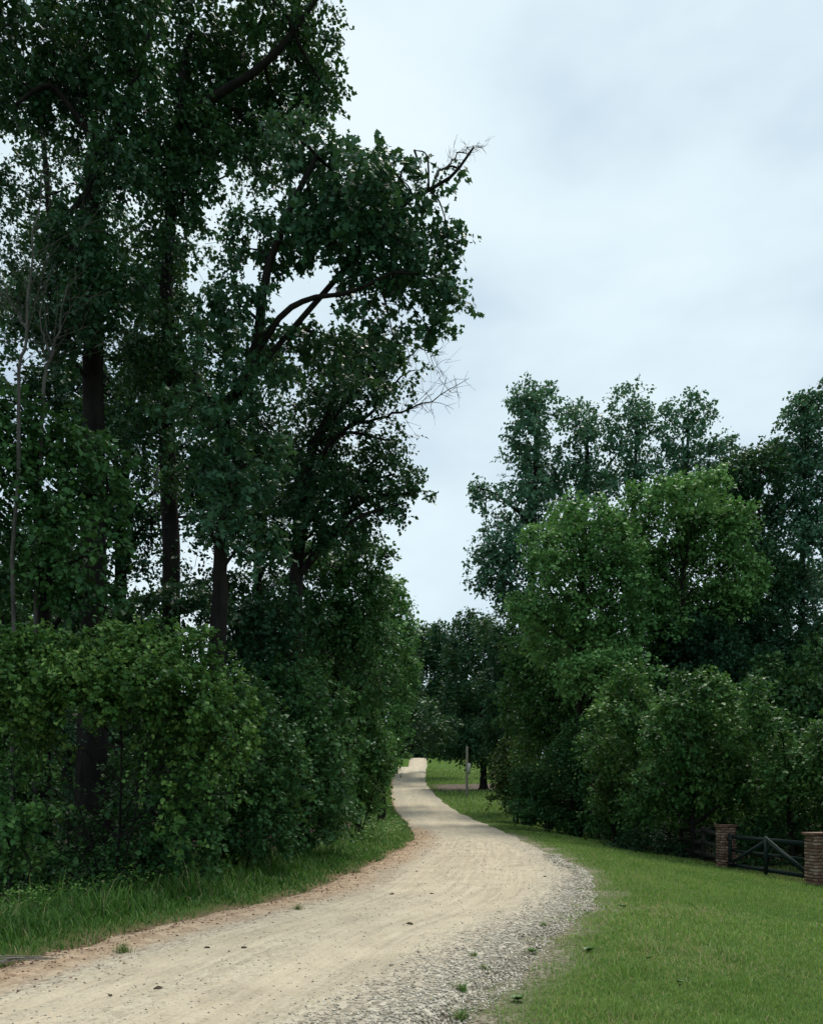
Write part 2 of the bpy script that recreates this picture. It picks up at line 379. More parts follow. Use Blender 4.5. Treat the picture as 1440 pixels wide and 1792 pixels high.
# lumpy clay bank on the far side of the tracks
RZ = RZ + (.035 * wob(RX * 1.3, RYY, 4.2) + .03) * np.exp(-((iu - .35) / .35) ** 2) * (RYY < 60)
gravelly = np.where(RYY < 30, (1 - sstep(.0, np.clip(1.55 - .06 * RYY, .35, 3), iv)) * .95, .35 * (1 - sstep(.1, .7, iv)))
gravelly = gravelly * (1 - .5 * sstep(14, 26, RYY)) + .0
clay_r = np.where(RYY < 45, (1 - sstep(.35, 1.25, iu)), .3 * (1 - sstep(.1, .8, iu)))
clay_r = np.where(RYY > 215, .22, clay_r)
RA = np.repeat(np.cumsum(np.r_[0, np.hypot(np.diff(rys), np.diff((rl_(rys) + rr_(rys)) / 2))])[:, None], NU, 1)
road = grid_mesh('dirt_road', RX, RYY, RZ, ROAD, {'across': RX - rl_(rys)[:, None], 'along': RA, 'gravelly': gravelly, 'track': track, 'clay': clay_r})
tag(road, 'pale sandy dirt road bending through the trees and climbing the hill', 'road', kind='structure')
def road_z(X, Y):
    el, er = edge_l(Y), edge_r(Y); iu = X - el; iv = er - X; inn = np.minimum(iu, iv); rel = iu / (iu + iv)
    b = lambda c, w: np.exp(-((rel - c) / w) ** 2)
    z = prof(Y) + .015 + .06 * np.clip(1 - ((rel - .5) / .55) ** 2, 0, 1) - .045 * (b(.33, .07) + b(.70, .07)) - .20 * (1 - sstep(-.35, .10, inn))
    z = z + wob(X, Y * .12, 3.0) * .006
    return z + (.035 * wob(X * 1.3, Y, 4.2) + .03) * np.exp(-((iu - .35) / .35) ** 2) * (Y < 60)
def top_z(X, Y):
    X = np.asarray(X, float); Y = np.asarray(Y, float)
    e1 = (X > edge_l(Y) - .30) & (X < edge_r(Y) + .30)
    return np.where(e1, np.maximum(road_z(X, Y), ground_z(X, Y)), ground_z(X, Y))

# earth driveway turning off by the pole
dy = np.linspace(88, 104, 14); dx = np.linspace(2.2, 24, 30)
DX, DY = np.meshgrid(dx, dy); DY = DY + .25 * (DX - 3)
DZ = ground_z(DX, DY) + .05 - .25 * ((np.abs(np.linspace(-1, 1, 14)) > .93)[:, None])
m, t, out = new_mat('driveway_earth')
pb = N(t, 'ShaderNodeBsdfPrincipled'); pb.inputs['Roughness'].default_value = .95
t.links.new(ramp(t, noise(t, 1.2, 6, .6, geo_pos(t)), [(.3, (.040, .028, .018)), (.7, (.105, .072, .046))]), pb.inputs['Base Color']); t.links.new(pb.outputs[0], out.inputs[0])
drv = grid_mesh('driveway', DX, DY, DZ, m, {})
tag(drv, 'brown earth driveway turning off the road behind the pole', 'driveway', kind='structure')

# ------------------------------------------------------------------ trees
def spl(pts, n):
    """smooth path through points (Catmull-Rom)"""
    p = np.asarray(pts, float)
    if len(p) == 2: return p[0] + (p[1] - p[0]) * np.linspace(0, 1, n)[:, None]
    p = np.vstack([2 * p[0] - p[1], p, 2 * p[-1] - p[-2]]); m_ = len(p) - 3
    u = np.linspace(0, m_ - 1e-6, n); i = u.astype(int); f = (u - i)[:, None]
    a, b, c, d = p[i], p[i + 1], p[i + 2], p[i + 3]
    return .5 * ((2 * b) + (-a + c) * f + (2 * a - 5 * b + 4 * c - d) * f**2 + (-a + 3 * b - 3 * c + d) * f**3)
_sk = rng.normal(size=(5, 3)); _sp = rng.random(5) * 6.28
def clump(P, s):
    r = 0
    for k in range(5): r = r + np.sin(P @ _sk[k] * s * (1 + .35 * k) + _sp[k])
    return r / 5
TRIS = [0]
def seed_(t_): return sum(map(ord, t_)) % 17
def crown(mb, tw, c, R, dens, size, shape, droop=.35, up=1.0, shell=.45, hole=.25, per=14, lt=0.0):
    """leafy sprigs spread through an ellipsoid; twigs carry them"""
    area = math.pi * (R[0] * R[2] + R[0] * R[1] + R[1] * R[2]) / 3
    nleaf = int(2.4 * dens * area / (.30 * size * size))
    ns = max(3, int(nleaf / per))
    d = rng.normal(size=(ns * 2, 3)); d /= np.linalg.norm(d, axis=1)[:, None]
    r = shell + (1.08 - shell) * rng.random(ns * 2) ** .8
    r = np.where(rng.random(ns * 2) < .25, rng.random(ns * 2) ** .5, r)
    r *= .95 + .24 * clump(d * 2.2 + c, 1.6)
    q = c + d * r[:, None] * R
    keep = clump(q, 2.6 / max(.6, R.mean() * .55)) > -hole - .25 * rng.random(len(q))
    q, d, r = q[keep][:ns], d[keep][:ns], r[keep][:ns]
    ns = len(q)
    if ns == 0: return
    dir_ = d * np.array([1, 1, .5]) + rng.normal(size=d.shape) * .45 + np.array([0, 0, -.15])
    dir_ /= np.linalg.norm(dir_, axis=1)[:, None]
    L = size * (1.7 + 1.8 * rng.random(ns))
    s_ = rng.random((ns, per)) 
    base = q[:, None, :] + dir_[:, None, :] * (s_ * L[:, None])[:, :, None] + rng.normal(size=(ns, per, 3)) * size * .55
    base[:, :, 2] -= (s_ ** 2) * (L * .25)[:, None]
    side = rng.normal(size=(ns, per, 3)) * .8
    D = dir_[:, None, :] * .6 + side + np.array([0, 0, -droop])
    Nn = np.array([0, 0, up]) + rng.normal(size=(ns, per, 3)) * .55 + d[:, None, :] * .35
    tint_s = np.clip(.5 + lt + .17 * rng.normal(size=ns), 0, 1)
    tint = np.clip(tint_s[:, None] + .16 * rng.normal(size=(ns, per)), 0, 1)
    sz = size * (.5 + .85 * rng.random((ns, per))) * (.85 + .3 * rng.random(ns))[:, None]
    mb.leaves(base.reshape(-1, 3), D.reshape(-1, 3), Nn.reshape(-1, 3), sz.ravel(), shape, tint.ravel(), 0)
    TRIS[0] += ns * per * len(LEAF[shape][1])
    # twigs: a third of the sprigs get one
    k = rng.random(ns) < .35
    A = q[k] - (q[k] - c) * (.30 + .25 * rng.random(k.sum()))[:, None] + np.array([0, 0, -.1]) * R[2]
    tw.twigs(A, q[k] + dir_[k] * L[k][:, None] * .8, size * .07, size * .03, .4, 1)
    # boughs inside the lobe
    nb = int(np.clip(ns / 60, 1, 8)); idx = rng.choice(ns, nb)
    for i in idx:
        mid = c + (q[i] - c) * .5 + rng.normal(size=3) * R * .10 + np.array([0, 0, .08 * R[2]])
        tw.tube(spl([c, mid, q[i]], 5), np.linspace(.10, .035, 5) * size * 2.1, 4, .4, 1, cap=False)

def tree(name, label, cat, Y, trunk, lobes, leaf='deep', size=.12, shape='kite', dens=1.6, group=None, rad=.25, bark=None, droop=.35,
         hole=.25, branches=True, forks=(), bare=(), parts=('trunk', 'branch', 'crown'), vines=0, extra_stems=0, reach=.55, trunk_r=None, shell=.45, strands=0):
    """trunk: photo-measured points at distance Y (first one is put on the ground); lobes: (px, py, rx, ry[, dY[, density factor]])"""
    bark = bark or BARK
    tp = [P3(x, y, Y) for x, y in trunk]
    gx = tp[0][0]; gz = float(ground_z(gx, Y))
    tp[0] = np.array([gx, Y, gz - .15])
    for k_ in range(1, len(tp)): tp[k_][1] += rng.normal() * .12
    root = empty(name, (gx, Y, gz))
    tag(root, label, cat, group)
    loc = (gx, Y, gz)
    n = 22
    path = spl(tp, n); hgt = np.linspace(0, 1, n)
    path[1:-1] += rng.normal(size=(n - 2, 3)) * rad * .10
    rr = rad * (1 - .72 * hgt) * (1 + .7 * np.exp(-hgt * 22))
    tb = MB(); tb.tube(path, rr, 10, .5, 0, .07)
    cb = MB(); blist = []
    def attach(zt):
        i = int(np.clip(np.searchsorted(path[:, 2], zt), 1, n - 1)); return path[i], rr[i]
    limbs = []
    for fk in forks:                      # hand-measured limbs: list of (px, py) with first point on the trunk, plus radius and depth offset
        pts, r0, dy_ = fk
        fp = [P3(x, y, Y) + np.array([0, dy_ * k_ / max(1, len(pts) - 1), 0]) for k_, (x, y) in enumerate(pts)]
        a_, _ = attach(fp[0][2]); fp[0] = a_
        limbs.append((spl(fp, 12), r0))
    for L in lobes:
        px, py, rx, ry = L[:4]
        R2 = np.array([rx, 0, ry]) / F * Y
        R = np.array([R2[0], (R2[0] + R2[2]) / 2, R2[2]])
        dY = L[4] if len(L) > 4 else rng.uniform(-1, 1) * R[1] * 1.3
        fac = L[5] if len(L) > 5 else 1
        c = P3(px, py, Y) ; c[1] += dY
        lt_ = rng.normal() * .10
        crown(cb, cb, c, R, dens * fac, size, shape, droop, hole=hole, shell=shell, lt=lt_)
        if fac > .4:                      # shoots that break the outline
            for _ in range(3):
                dv = rng.normal(size=3); dv[2] = abs(dv[2]) * .9 + .1; dv /= np.linalg.norm(dv)
                Rs = R * (.20 + .16 * rng.random()) * np.array([1, 1, 1.35])
                crown(cb, cb, c + dv * R * (.84 + .2 * rng.random()), Rs, dens * .8, size * .9, shape, droop, hole=hole, shell=.2, lt=lt_ + .06)
        if branches is not False:
            # nearest hand limb or the trunk carries it
            best = None
            for lp, r0 in limbs:
                dd = np.linalg.norm(lp - c, axis=1); i = int(dd.argmin())
                if best is None or dd[i] < best[0]: best = (dd[i], lp[i], r0 * .6)
            hd = math.hypot(c[0] - path[:, 0].mean(), c[1] - Y)
            a_, ra = attach(max(c[2] - .8 * hd - .15 * R[2], path[0, 2] + .3 * (path[-1, 2] - path[0, 2])))
            if best and best[0] < np.linalg.norm(a_ - c): a_, ra = best[1], best[2]
            mid = (a_ + c) / 2 + np.array([0, 0, .10 * np.linalg.norm(c - a_)]) + rng.normal(size=3) * .08 * np.linalg.norm(c - a_)
            r0 = min(ra * .6, .03 + .018 * np.linalg.norm(c - a_))
            blist.append((spl([a_, mid, c], 9), np.linspace(r0, r0 * .35, 9)))
    for lp, r0 in limbs:
        blist.insert(0, (lp, np.linspace(r0, r0 * .35, len(lp))))
    for bl in bare:                       # leafless limbs with side twigs
        pts, r0, dy_ = bl
        fp = [P3(x, y, Y) + np.array([0, dy_, 0]) for x, y in pts]
        lp = spl(fp, 14); lp[1:-1] += rng.normal(size=(12, 3)) * .03
        bm_ = MB(); bm_.tube(lp, np.linspace(r0, r0 * .15, 14), 5, .6)
        for i in range(3, 14):
            for _ in range(3):
                dv = (lp[-1] - lp[0]); dv /= np.linalg.norm(dv); dv = dv * .6 + rng.normal(size=3) * .6
                ln = (.25 + .7 * rng.random()) * np.linalg.norm(lp[-1] - lp[0]) * .22
                e1 = lp[i] + dv * ln; bm_.tube(spl([lp[i], lp[i] + dv * ln * .5 + rng.normal(size=3) * .04, e1], 4), np.linspace(r0 * .22, r0 * .08, 4), 3, .6)
                bm_.twigs(np.repeat(e1[None], 2, 0) - dv * ln * .4, e1 + dv * ln * .2 + rng.normal(size=(2, 3)) * ln * .4, r0 * .12, r0 * .05, .6)
        ob = bm_.build(parts[1], [bark if r0 > .03 else PALE], root, True, loc); ob['label'] = 'leafless twiggy ' + parts[1]
    for _ in range(strands):              # vines hanging free from the mound, leaves along them
        L = lobes[rng.integers(len(lobes))]; c = P3(L[0] + rng.normal() * L[2] * .6, L[1] + L[3] * .3, Y); c[1] += rng.normal() * .3 - .4
        ln = .25 + .8 * rng.random() ** 1.5; e1 = c + np.array([rng.normal() * .12, rng.normal() * .1, -ln])
        lp = spl([c, (c + e1) / 2 + rng.normal(size=3) * .06, e1], 8); cb.tube(lp, np.full(8, .005), 3, .5, 1, cap=False)
        k_ = int(26 * ln); f = rng.random(k_) ** .7 * 7; i0 = np.clip(f.astype(int), 0, 6); q_ = lp[i0] + (lp[i0 + 1] - lp[i0]) * (f - i0)[:, None]
        cb.leaves(q_ + rng.normal(size=(k_, 3)) * .04, rng.normal(size=(k_, 3)) * .7 + [0, 0, -.8], rng.normal(size=(k_, 3)) * .5 + [0, -.5, .7], size * (.55 + .5 * rng.random(k_)), shape, np.clip(.5 + .2 * rng.normal(size=k_), 0, 1), 0)
    if branches == 'parts':
        ns_ = 420; i_ = rng.integers(2, n - 1, ns_); th_ = rng.random(ns_) * 6.28
        i_ = i_[clump(path[i_] * 1.4 + [0, 0, seed_(label)], 1.1) > .05]; ns_ = len(i_); th_ = th_[:ns_]
        q_ = path[i_] + (path[np.minimum(i_ + 1, n - 1)] - path[i_]) * rng.random(ns_)[:, None]
        o_ = np.stack([np.cos(th_), np.sin(th_), 0 * th_], 1); q_ = q_ + o_ * (rr[i_] + .02 + .22 * rng.random(ns_) ** 2)[:, None]
        for _ in range(5):
            cb.leaves(q_ + rng.normal(size=(ns_, 3)) * .09, o_ + rng.normal(size=(ns_, 3)) * .6 + [0, 0, -.5], o_ * .6 + rng.normal(size=(ns_, 3)) * .4 + [0, 0, .8], size * (.5 + .5 * rng.random(ns_)), 'kite', np.clip(.5 + .2 * rng.normal(size=ns_), 0, 1), 0)
    if extra_stems:
        for _ in range(extra_stems):
            a_ = np.array([gx, Y, gz - .1]) + np.r_[rng.normal(size=2) * rad * 3, 0]
            L = lobes[rng.integers(len(lobes))]; c = P3(L[0], L[1], Y)
            tb.tube(spl([a_, (a_ + c) / 2 + rng.normal(size=3) * .15, c], 7), np.linspace(rad * .6, rad * .2, 7), 6, .5, 0, .08)
    if branches == 'parts':
        for p_, r_ in blist:
            b_ = MB(); b_.tube(p_, r_, 6, .5, 0, .06); b_.build(parts[1], [bark], root, True, loc)
    else:
        for p_, r_ in blist: tb.tube(p_, r_, 5, .5, 0, .05, cap=False)
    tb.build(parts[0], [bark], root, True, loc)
    cb.build(parts[2], [LM[leaf], bark], root, False, loc)
    return root
#@TREES
LT = 'tall trees on the left side of the road'
tree('tall_tree', 'massive forked tree with the thickest trunk, beyond the vine mound', 'tree', 19.0,
     [(160, 1400), (159, 1000), (158, 560), (160, 330), (166, 240)],
     [(40, 30, 95, 80), (150, 20, 95, 70), (175, 90, 80, 70), (105, 140, 80, 60), (25, 150, 60, 55), (240, 60, 60, 70), (235, 190, 55, 60), (215, 240, 40, 35, None or .6, .6),
      (150, 480, 55, 50), (215, 540, 60, 50), (100, 560, 60, 60), (60, 420, 55, 60, 2.5, .5), (25, 330, 45, 60, 2, .5), (110, 350, 50, 50, 3, .5), (225, 330, 50, 60), (165, 480, 45, 40, -1.2, .5), (150, 620, 60, 45, -1, .8), (200, 590, 50, 40, -1.2, .8)],
     leaf='deep', size=.122, shape='kite', dens=1.25, group=LT, rad=.35, branches='parts',
     forks=[([(165, 250), (130, 200), (95, 170), (45, 215)], .10, -.5), ([(168, 262), (195, 225), (225, 130), (250, 30)], .17, .4), ([(160, 330), (118, 405), (100, 450)], .08, -.6)],
     bare=[([(148, 480), (165, 398), (179, 365), (194, 330), (216, 270)], .055, -.7)])
tree('tall_tree', 'straight slender dark trunk rising between the forked tree and the twin limbed tree', 'tree', 21.0,
     [(300, 1400), (300, 1040), (294, 640), (296, 420), (305, 230), (330, 40)],
     [(320, 30, 90, 70), (420, 25, 80, 65), (345, 120, 90, 65), (290, 190, 70, 60), (410, 150, 70, 55), (300, 290, 75, 60), (355, 250, 60, 50), (480, 50, 60, 60), (485, 140, 50, 50),
      (545, 40, 50, 50), (555, 130, 35, 40), (575, 165, 22, 18), (525, 95, 40, 40), (265, 420, 45, 45), (240, 470, 45, 40, 1, .6), (330, 590, 50, 40), (255, 620, 60, 50), (330, 380, 45, 50), (455, 235, 45, 40, 1, .8), (365, 500, 45, 40, 2, .5), (310, 480, 40, 34, -1, .6), (285, 660, 50, 36, -1, .8), (300, 760, 40, 30, -.8, .6), (330, 690, 40, 34, -1), (265, 800, 40, 40, -.6, .7), (320, 860, 34, 30, -.8, .5)],
     leaf='oak', size=.118, shape='kite', dens=1.25, group=LT, rad=.26, branches='parts',
     forks=[([(306, 250), (370, 185), (450, 150), (510, 105), (560, 50), (606, 8)], .13, -1.0), ([(300, 330), (345, 250), (390, 120)], .12, .8)],
     bare=[([(560, 50), (585, 28), (612, 4)], .025, -1.0)])
tree('tall_tree', 'twin limbed tulip tree with large leaves overhanging the road', 'tree', 18.0,
     [(385, 1400), (386, 1090), (392, 860), (396, 705)],
     [(520, 270, 55, 50), (590, 300, 58, 46), (655, 280, 26, 34), (650, 325, 60, 50), (700, 312, 36, 44, 0, .7), (740, 330, 34, 26, 0, .35), (725, 262, 22, 30, 0, .22), (778, 296, 20, 14, 0, .3), (560, 350, 65, 50), (640, 375, 70, 55), (705, 395, 50, 45),
      (510, 410, 55, 55), (585, 440, 70, 55), (665, 455, 65, 50), (745, 430, 45, 40), (785, 425, 22, 22), (725, 500, 60, 42), (775, 535, 35, 36), (640, 520, 60, 45), (690, 580, 45, 34), (755, 580, 30, 24, 0, .6),
      (440, 440, 45, 45), (425, 560, 50, 45), (490, 600, 55, 50), (370, 620, 40, 40), (440, 690, 45, 40), (545, 560, 40, 40, 1, .6), (610, 590, 40, 36, 1, .7), (330, 720, 40, 36), (455, 780, 45, 40), (400, 780, 40, 30, -1, .7), (370, 850, 45, 34, -.8, .7), (425, 860, 45, 40, -.5, .8), (400, 930, 40, 30, -.8, .5), (450, 950, 50, 40, -.3, .8)],
     leaf='tulip', size=.13, shape='lobed', dens=1.0, group=LT, rad=.23, branches='parts', droop=.6,
     forks=[([(396, 712), (430, 670), (455, 600), (470, 500), (520, 380), (560, 310)], .15, -.6), ([(440, 640), (485, 575), (545, 545), (615, 545), (690, 522)], .08, -.9),
            ([(396, 712), (362, 690), (335, 655), (330, 600)], .12, .6), ([(560, 400), (680, 390), (740, 350), (790, 325), (826, 283)], .07, -.4)],
     bare=[([(760, 335), (800, 300), (832, 282)], .028, -.4)])
tree('tall_tree', 'leaning dark tree at the road edge with a bare twiggy branch over the verge', 'tree', 23.0,
     [(512, 1400), (516, 1100), (522, 940), (540, 820), (575, 720), (600, 620)],
     [(600, 640, 55, 45), (555, 690, 55, 45), (650, 660, 45, 40, 0, .6), (620, 720, 60, 45), (545, 770, 55, 45), (610, 800, 65, 45), (675, 770, 40, 36, 0, .7), (690, 830, 50, 34, 0, .8), (640, 860, 50, 40), (728, 865, 20, 22), (697, 892, 18, 26),
      (565, 870, 55, 45), (500, 850, 45, 45, 1, .7), (480, 930, 45, 36), (560, 930, 60, 40), (700, 660, 40, 50, 0, .3), (640, 600, 50, 40, 1, .6), (615, 920, 50, 36)],
     leaf='deep', size=.12, shape='kite', dens=1.2, group=LT, rad=.24, branches='parts', droop=.5,
     bare=[([(610, 760), (680, 742), (735, 722), (797, 690)], .05, -.5), ([(600, 640), (680, 640), (740, 610), (765, 650)], .035, 0)])
tree('leafy_tree', 'dense round leafed tree whose boughs droop just above the vine mass', 'tree', 16.0,
     [(70, 1400), (75, 1100), (60, 800)],
     [(40, 760, 85, 60), (140, 790, 75, 55), (20, 840, 60, 55), (95, 860, 65, 50), (45, 930, 70, 55), (130, 930, 55, 45), (20, 1010, 60, 50), (110, 1000, 60, 40), (190, 860, 40, 40, 0, .7), (195, 950, 34, 40, 0, .5), (170, 1050, 50, 34), (-40, 700, 60, 60), (-40, 900, 50, 70)],
     leaf='shrub', size=.125, shape='kite', dens=1.25, group=LT, rad=.20, branches='parts')
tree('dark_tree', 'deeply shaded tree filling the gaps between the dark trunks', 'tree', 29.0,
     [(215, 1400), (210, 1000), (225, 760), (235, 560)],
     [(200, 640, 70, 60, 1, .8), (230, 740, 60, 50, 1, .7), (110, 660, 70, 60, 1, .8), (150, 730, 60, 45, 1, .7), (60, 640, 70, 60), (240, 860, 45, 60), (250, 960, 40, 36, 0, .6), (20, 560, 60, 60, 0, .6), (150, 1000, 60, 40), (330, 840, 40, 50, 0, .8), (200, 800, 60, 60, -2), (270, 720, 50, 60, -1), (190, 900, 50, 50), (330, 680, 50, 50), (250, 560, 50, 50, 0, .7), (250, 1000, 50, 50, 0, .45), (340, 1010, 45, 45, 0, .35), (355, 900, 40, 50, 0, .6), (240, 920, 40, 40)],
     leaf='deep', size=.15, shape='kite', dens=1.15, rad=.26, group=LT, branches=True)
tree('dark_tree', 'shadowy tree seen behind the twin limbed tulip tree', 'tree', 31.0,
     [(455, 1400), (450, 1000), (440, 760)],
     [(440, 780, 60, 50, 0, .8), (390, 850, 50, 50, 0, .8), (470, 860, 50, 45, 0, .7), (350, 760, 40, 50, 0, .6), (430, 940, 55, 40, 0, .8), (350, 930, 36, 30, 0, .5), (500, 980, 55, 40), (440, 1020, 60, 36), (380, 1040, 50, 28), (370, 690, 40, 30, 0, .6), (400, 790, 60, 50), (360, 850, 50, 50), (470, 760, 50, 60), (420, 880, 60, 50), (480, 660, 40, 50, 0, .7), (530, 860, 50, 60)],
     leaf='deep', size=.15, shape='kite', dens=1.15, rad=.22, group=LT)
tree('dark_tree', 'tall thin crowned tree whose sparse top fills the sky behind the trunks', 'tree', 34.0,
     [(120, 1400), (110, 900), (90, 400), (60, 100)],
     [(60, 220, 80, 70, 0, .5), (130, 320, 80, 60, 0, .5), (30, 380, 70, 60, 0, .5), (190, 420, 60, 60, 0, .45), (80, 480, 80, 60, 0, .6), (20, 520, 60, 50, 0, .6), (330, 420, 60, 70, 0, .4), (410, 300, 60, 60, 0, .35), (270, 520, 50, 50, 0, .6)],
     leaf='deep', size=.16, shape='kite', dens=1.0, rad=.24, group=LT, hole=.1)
tree('roadside_tree', 'mid height tree bulging over the grass verge below the bare branch', 'tree', 30.0,
     [(585, 1400), (588, 1200), (600, 1000)],
     [(590, 970, 60, 36), (640, 985, 40, 30), (555, 1020, 55, 45), (620, 1040, 55, 45), (660, 1045, 28, 40), (580, 1100, 65, 50), (640, 1120, 45, 50), (520, 1080, 45, 45), (540, 1160, 60, 45), (610, 1180, 60, 45), (650, 1200, 40, 40)],
     leaf='shrub', size=.14, shape='kite', dens=1.35, rad=.18, group='trees lining the road edge')
tree('roadside_tree', 'rounded grey green tree on the verge where the road narrows', 'tree', 46.0,
     [(668, 1400), (668, 1250), (665, 1080)],
     [(672, 1040, 30, 30), (690, 1065, 26, 26), (655, 1085, 36, 34), (700, 1105, 28, 34), (670, 1130, 40, 36), (705, 1160, 24, 34), (655, 1180, 40, 36), (690, 1215, 34, 34), (650, 1240, 40, 36), (690, 1270, 28, 30), (665, 1300, 34, 30)],
     leaf='maple', size=.2, shape='kite', dens=1.35, rad=.2, group='trees lining the road edge')
tree('roadside_tree', 'dark leaning tree whose boughs arch over the narrow stretch of road', 'tree', 72.0,
     [(668, 1385), (676, 1300), (698, 1180)],
     [(712, 1130, 22, 24), (728, 1110, 18, 18), (708, 1165, 24, 26), (722, 1200, 18, 24), (706, 1225, 24, 26), (716, 1262, 18, 26), (698, 1280, 18, 22), (676, 1310, 20, 20), (732, 1285, 26, 18, -3), (760, 1288, 22, 16, -4), (730, 1260, 24, 18, -6), (755, 1268, 26, 18, 2), (780, 1275, 22, 18, -2)],
     leaf='far', size=.28, shape='kite', dens=1.4, rad=.26, group='trees lining the road edge')
#@SHRUBS
LB = 'shrubs along the grassy verge'
tree('vine_mass', 'huge mound of sunlit vine leaves draped over bushes', 'vine mound', 13.5,
     [(200, 1580), (205, 1400), (215, 1180)],
     [(10, 1135, 80, 50), (60, 1150, 60, 44), (125, 1150, 70, 40), (205, 1130, 70, 40), (265, 1145, 50, 40), (315, 1130, 55, 40), (365, 1185, 50, 40), (60, 1200, 90, 44), (170, 1195, 90, 44), (270, 1200, 80, 46), (200, 1235, 60, 36, -.6, .8), (330, 1240, 70, 50), (60, 1245, 60, 40, -.3, .7), (400, 1235, 38, 40), (380, 1290, 50, 45, 0, .7), (-50, 1160, 60, 70), (40, 1280, 40, 34, .3, .5), (290, 1275, 50, 34, .4, .5), (412, 1300, 30, 42, .1, .6), (345, 1335, 36, 40, -.1, .45), (300, 1400, 30, 40, -.3, .3), (380, 1390, 34, 44, -.1, .35), (20, 1335, 36, 40, .1, .5), (250, 1330, 28, 34, .2, .3), (340, 1450, 34, 36, -.4, .25), (95, 1300, 26, 22, .3, .35)],
     leaf='vine', size=.07, shape='heart', dens=1.25, rad=.028, droop=.55, parts=('stem', 'branch', 'foliage'), extra_stems=3, shell=.65, strands=75)
tree('shrub', 'dark tangled thicket in the hollow under the vine mound', 'shrub', 14.6,
     [(120, 1590), (120, 1450), (120, 1330)],
     [(20, 1350, 50, 45, .8, .4), (150, 1370, 60, 40, 1.2, .25), (270, 1330, 50, 50, .3, .7), (320, 1300, 60, 45, -.2), (350, 1380, 60, 50, -.3), (60, 1450, 80, 45, .5, .5), (180, 1450, 80, 45, .6, .35), (185, 1320, 50, 50, 1.7, .7), (290, 1430, 70, 55, -.3),
      (120, 1520, 100, 50, -.1, .9), (270, 1500, 80, 45, -.5), (-10, 1530, 70, 55, -.2), (350, 1470, 60, 45, -.6), (200, 1550, 90, 34, -.8, .8), (60, 1570, 90, 34, -.9, .8), (330, 1520, 60, 30, -.8), (-60, 1450, 60, 80)],
     leaf='shrub', size=.09, shape='kite', dens=1.1, rad=.02, group=LB, parts=('stem', 'branch', 'foliage'), extra_stems=7)
tree('shrub', 'small leafy bush poking out at the frame edge below the vines', 'shrub', 12.6,
     [(15, 1590), (15, 1500), (20, 1450)],
     [(15, 1440, 45, 34), (30, 1475, 40, 26), (0, 1500, 45, 34), (70, 1425, 22, 10, 0, .5)],
     leaf='gum', size=.10, shape='oval', dens=1.3, rad=.03, group=LB, parts=('stem', 'branch', 'foliage'), extra_stems=3)
tree('shrub', 'broad fine leafed shrub hanging over the tall grass beside the vine mound', 'shrub', 16.5,
     [(410, 1540), (410, 1430), (415, 1300)],
     [(395, 1330, 60, 50), (450, 1270, 55, 45), (470, 1330, 60, 50), (420, 1390, 65, 50), (350, 1400, 60, 50, 0, .8), (480, 1400, 60, 50), (380, 1460, 70, 45, 0, .8), (460, 1460, 60, 45), (430, 1215, 40, 40, 0, .8)],
     leaf='shrub', size=.09, shape='kite', dens=1.45, rad=.06, group=LB, parts=('stem', 'branch', 'foliage'), extra_stems=5)
tree('shrub', 'yellowish flecked shrub midway along the verge thicket', 'shrub', 20.5,
     [(530, 1500), (530, 1400), (530, 1300)],
     [(500, 1250, 55, 50), (550, 1230, 50, 45), (530, 1300, 60, 50), (580, 1290, 50, 50), (510, 1370, 60, 50), (570, 1370, 55, 50), (530, 1430, 60, 40), (590, 1430, 45, 36), (470, 1200, 45, 50), (520, 1180, 40, 40)],
     leaf='shrub', size=.11, shape='kite', dens=1.4, rad=.07, group=LB, parts=('stem', 'branch', 'foliage'), extra_stems=5)
tree('shrub', 'olive tinged shrub reaching out over the bright weeds at the bend', 'shrub', 29.0,
     [(630, 1470), (630, 1400), (630, 1320)],
     [(600, 1300, 45, 40), (635, 1280, 40, 34), (655, 1315, 34, 34), (610, 1350, 45, 40), (655, 1355, 30, 34), (630, 1395, 40, 34), (590, 1400, 40, 40), (605, 1250, 40, 40), (670, 1335, 18, 20)],
     leaf='gum', size=.13, shape='kite', dens=1.4, rad=.07, group=LB, parts=('stem', 'branch', 'foliage'), extra_stems=4)
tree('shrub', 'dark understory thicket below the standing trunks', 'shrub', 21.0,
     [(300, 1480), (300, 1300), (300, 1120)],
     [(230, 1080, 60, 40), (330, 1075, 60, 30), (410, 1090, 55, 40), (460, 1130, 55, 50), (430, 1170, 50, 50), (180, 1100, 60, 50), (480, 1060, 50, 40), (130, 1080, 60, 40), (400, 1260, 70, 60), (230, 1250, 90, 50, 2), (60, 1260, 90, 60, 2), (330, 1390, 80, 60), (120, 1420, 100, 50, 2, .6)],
     leaf='deep', size=.13, shape='kite', dens=1.5, rad=.10, group=LB, parts=('stem', 'branch', 'foliage'), extra_stems=4)
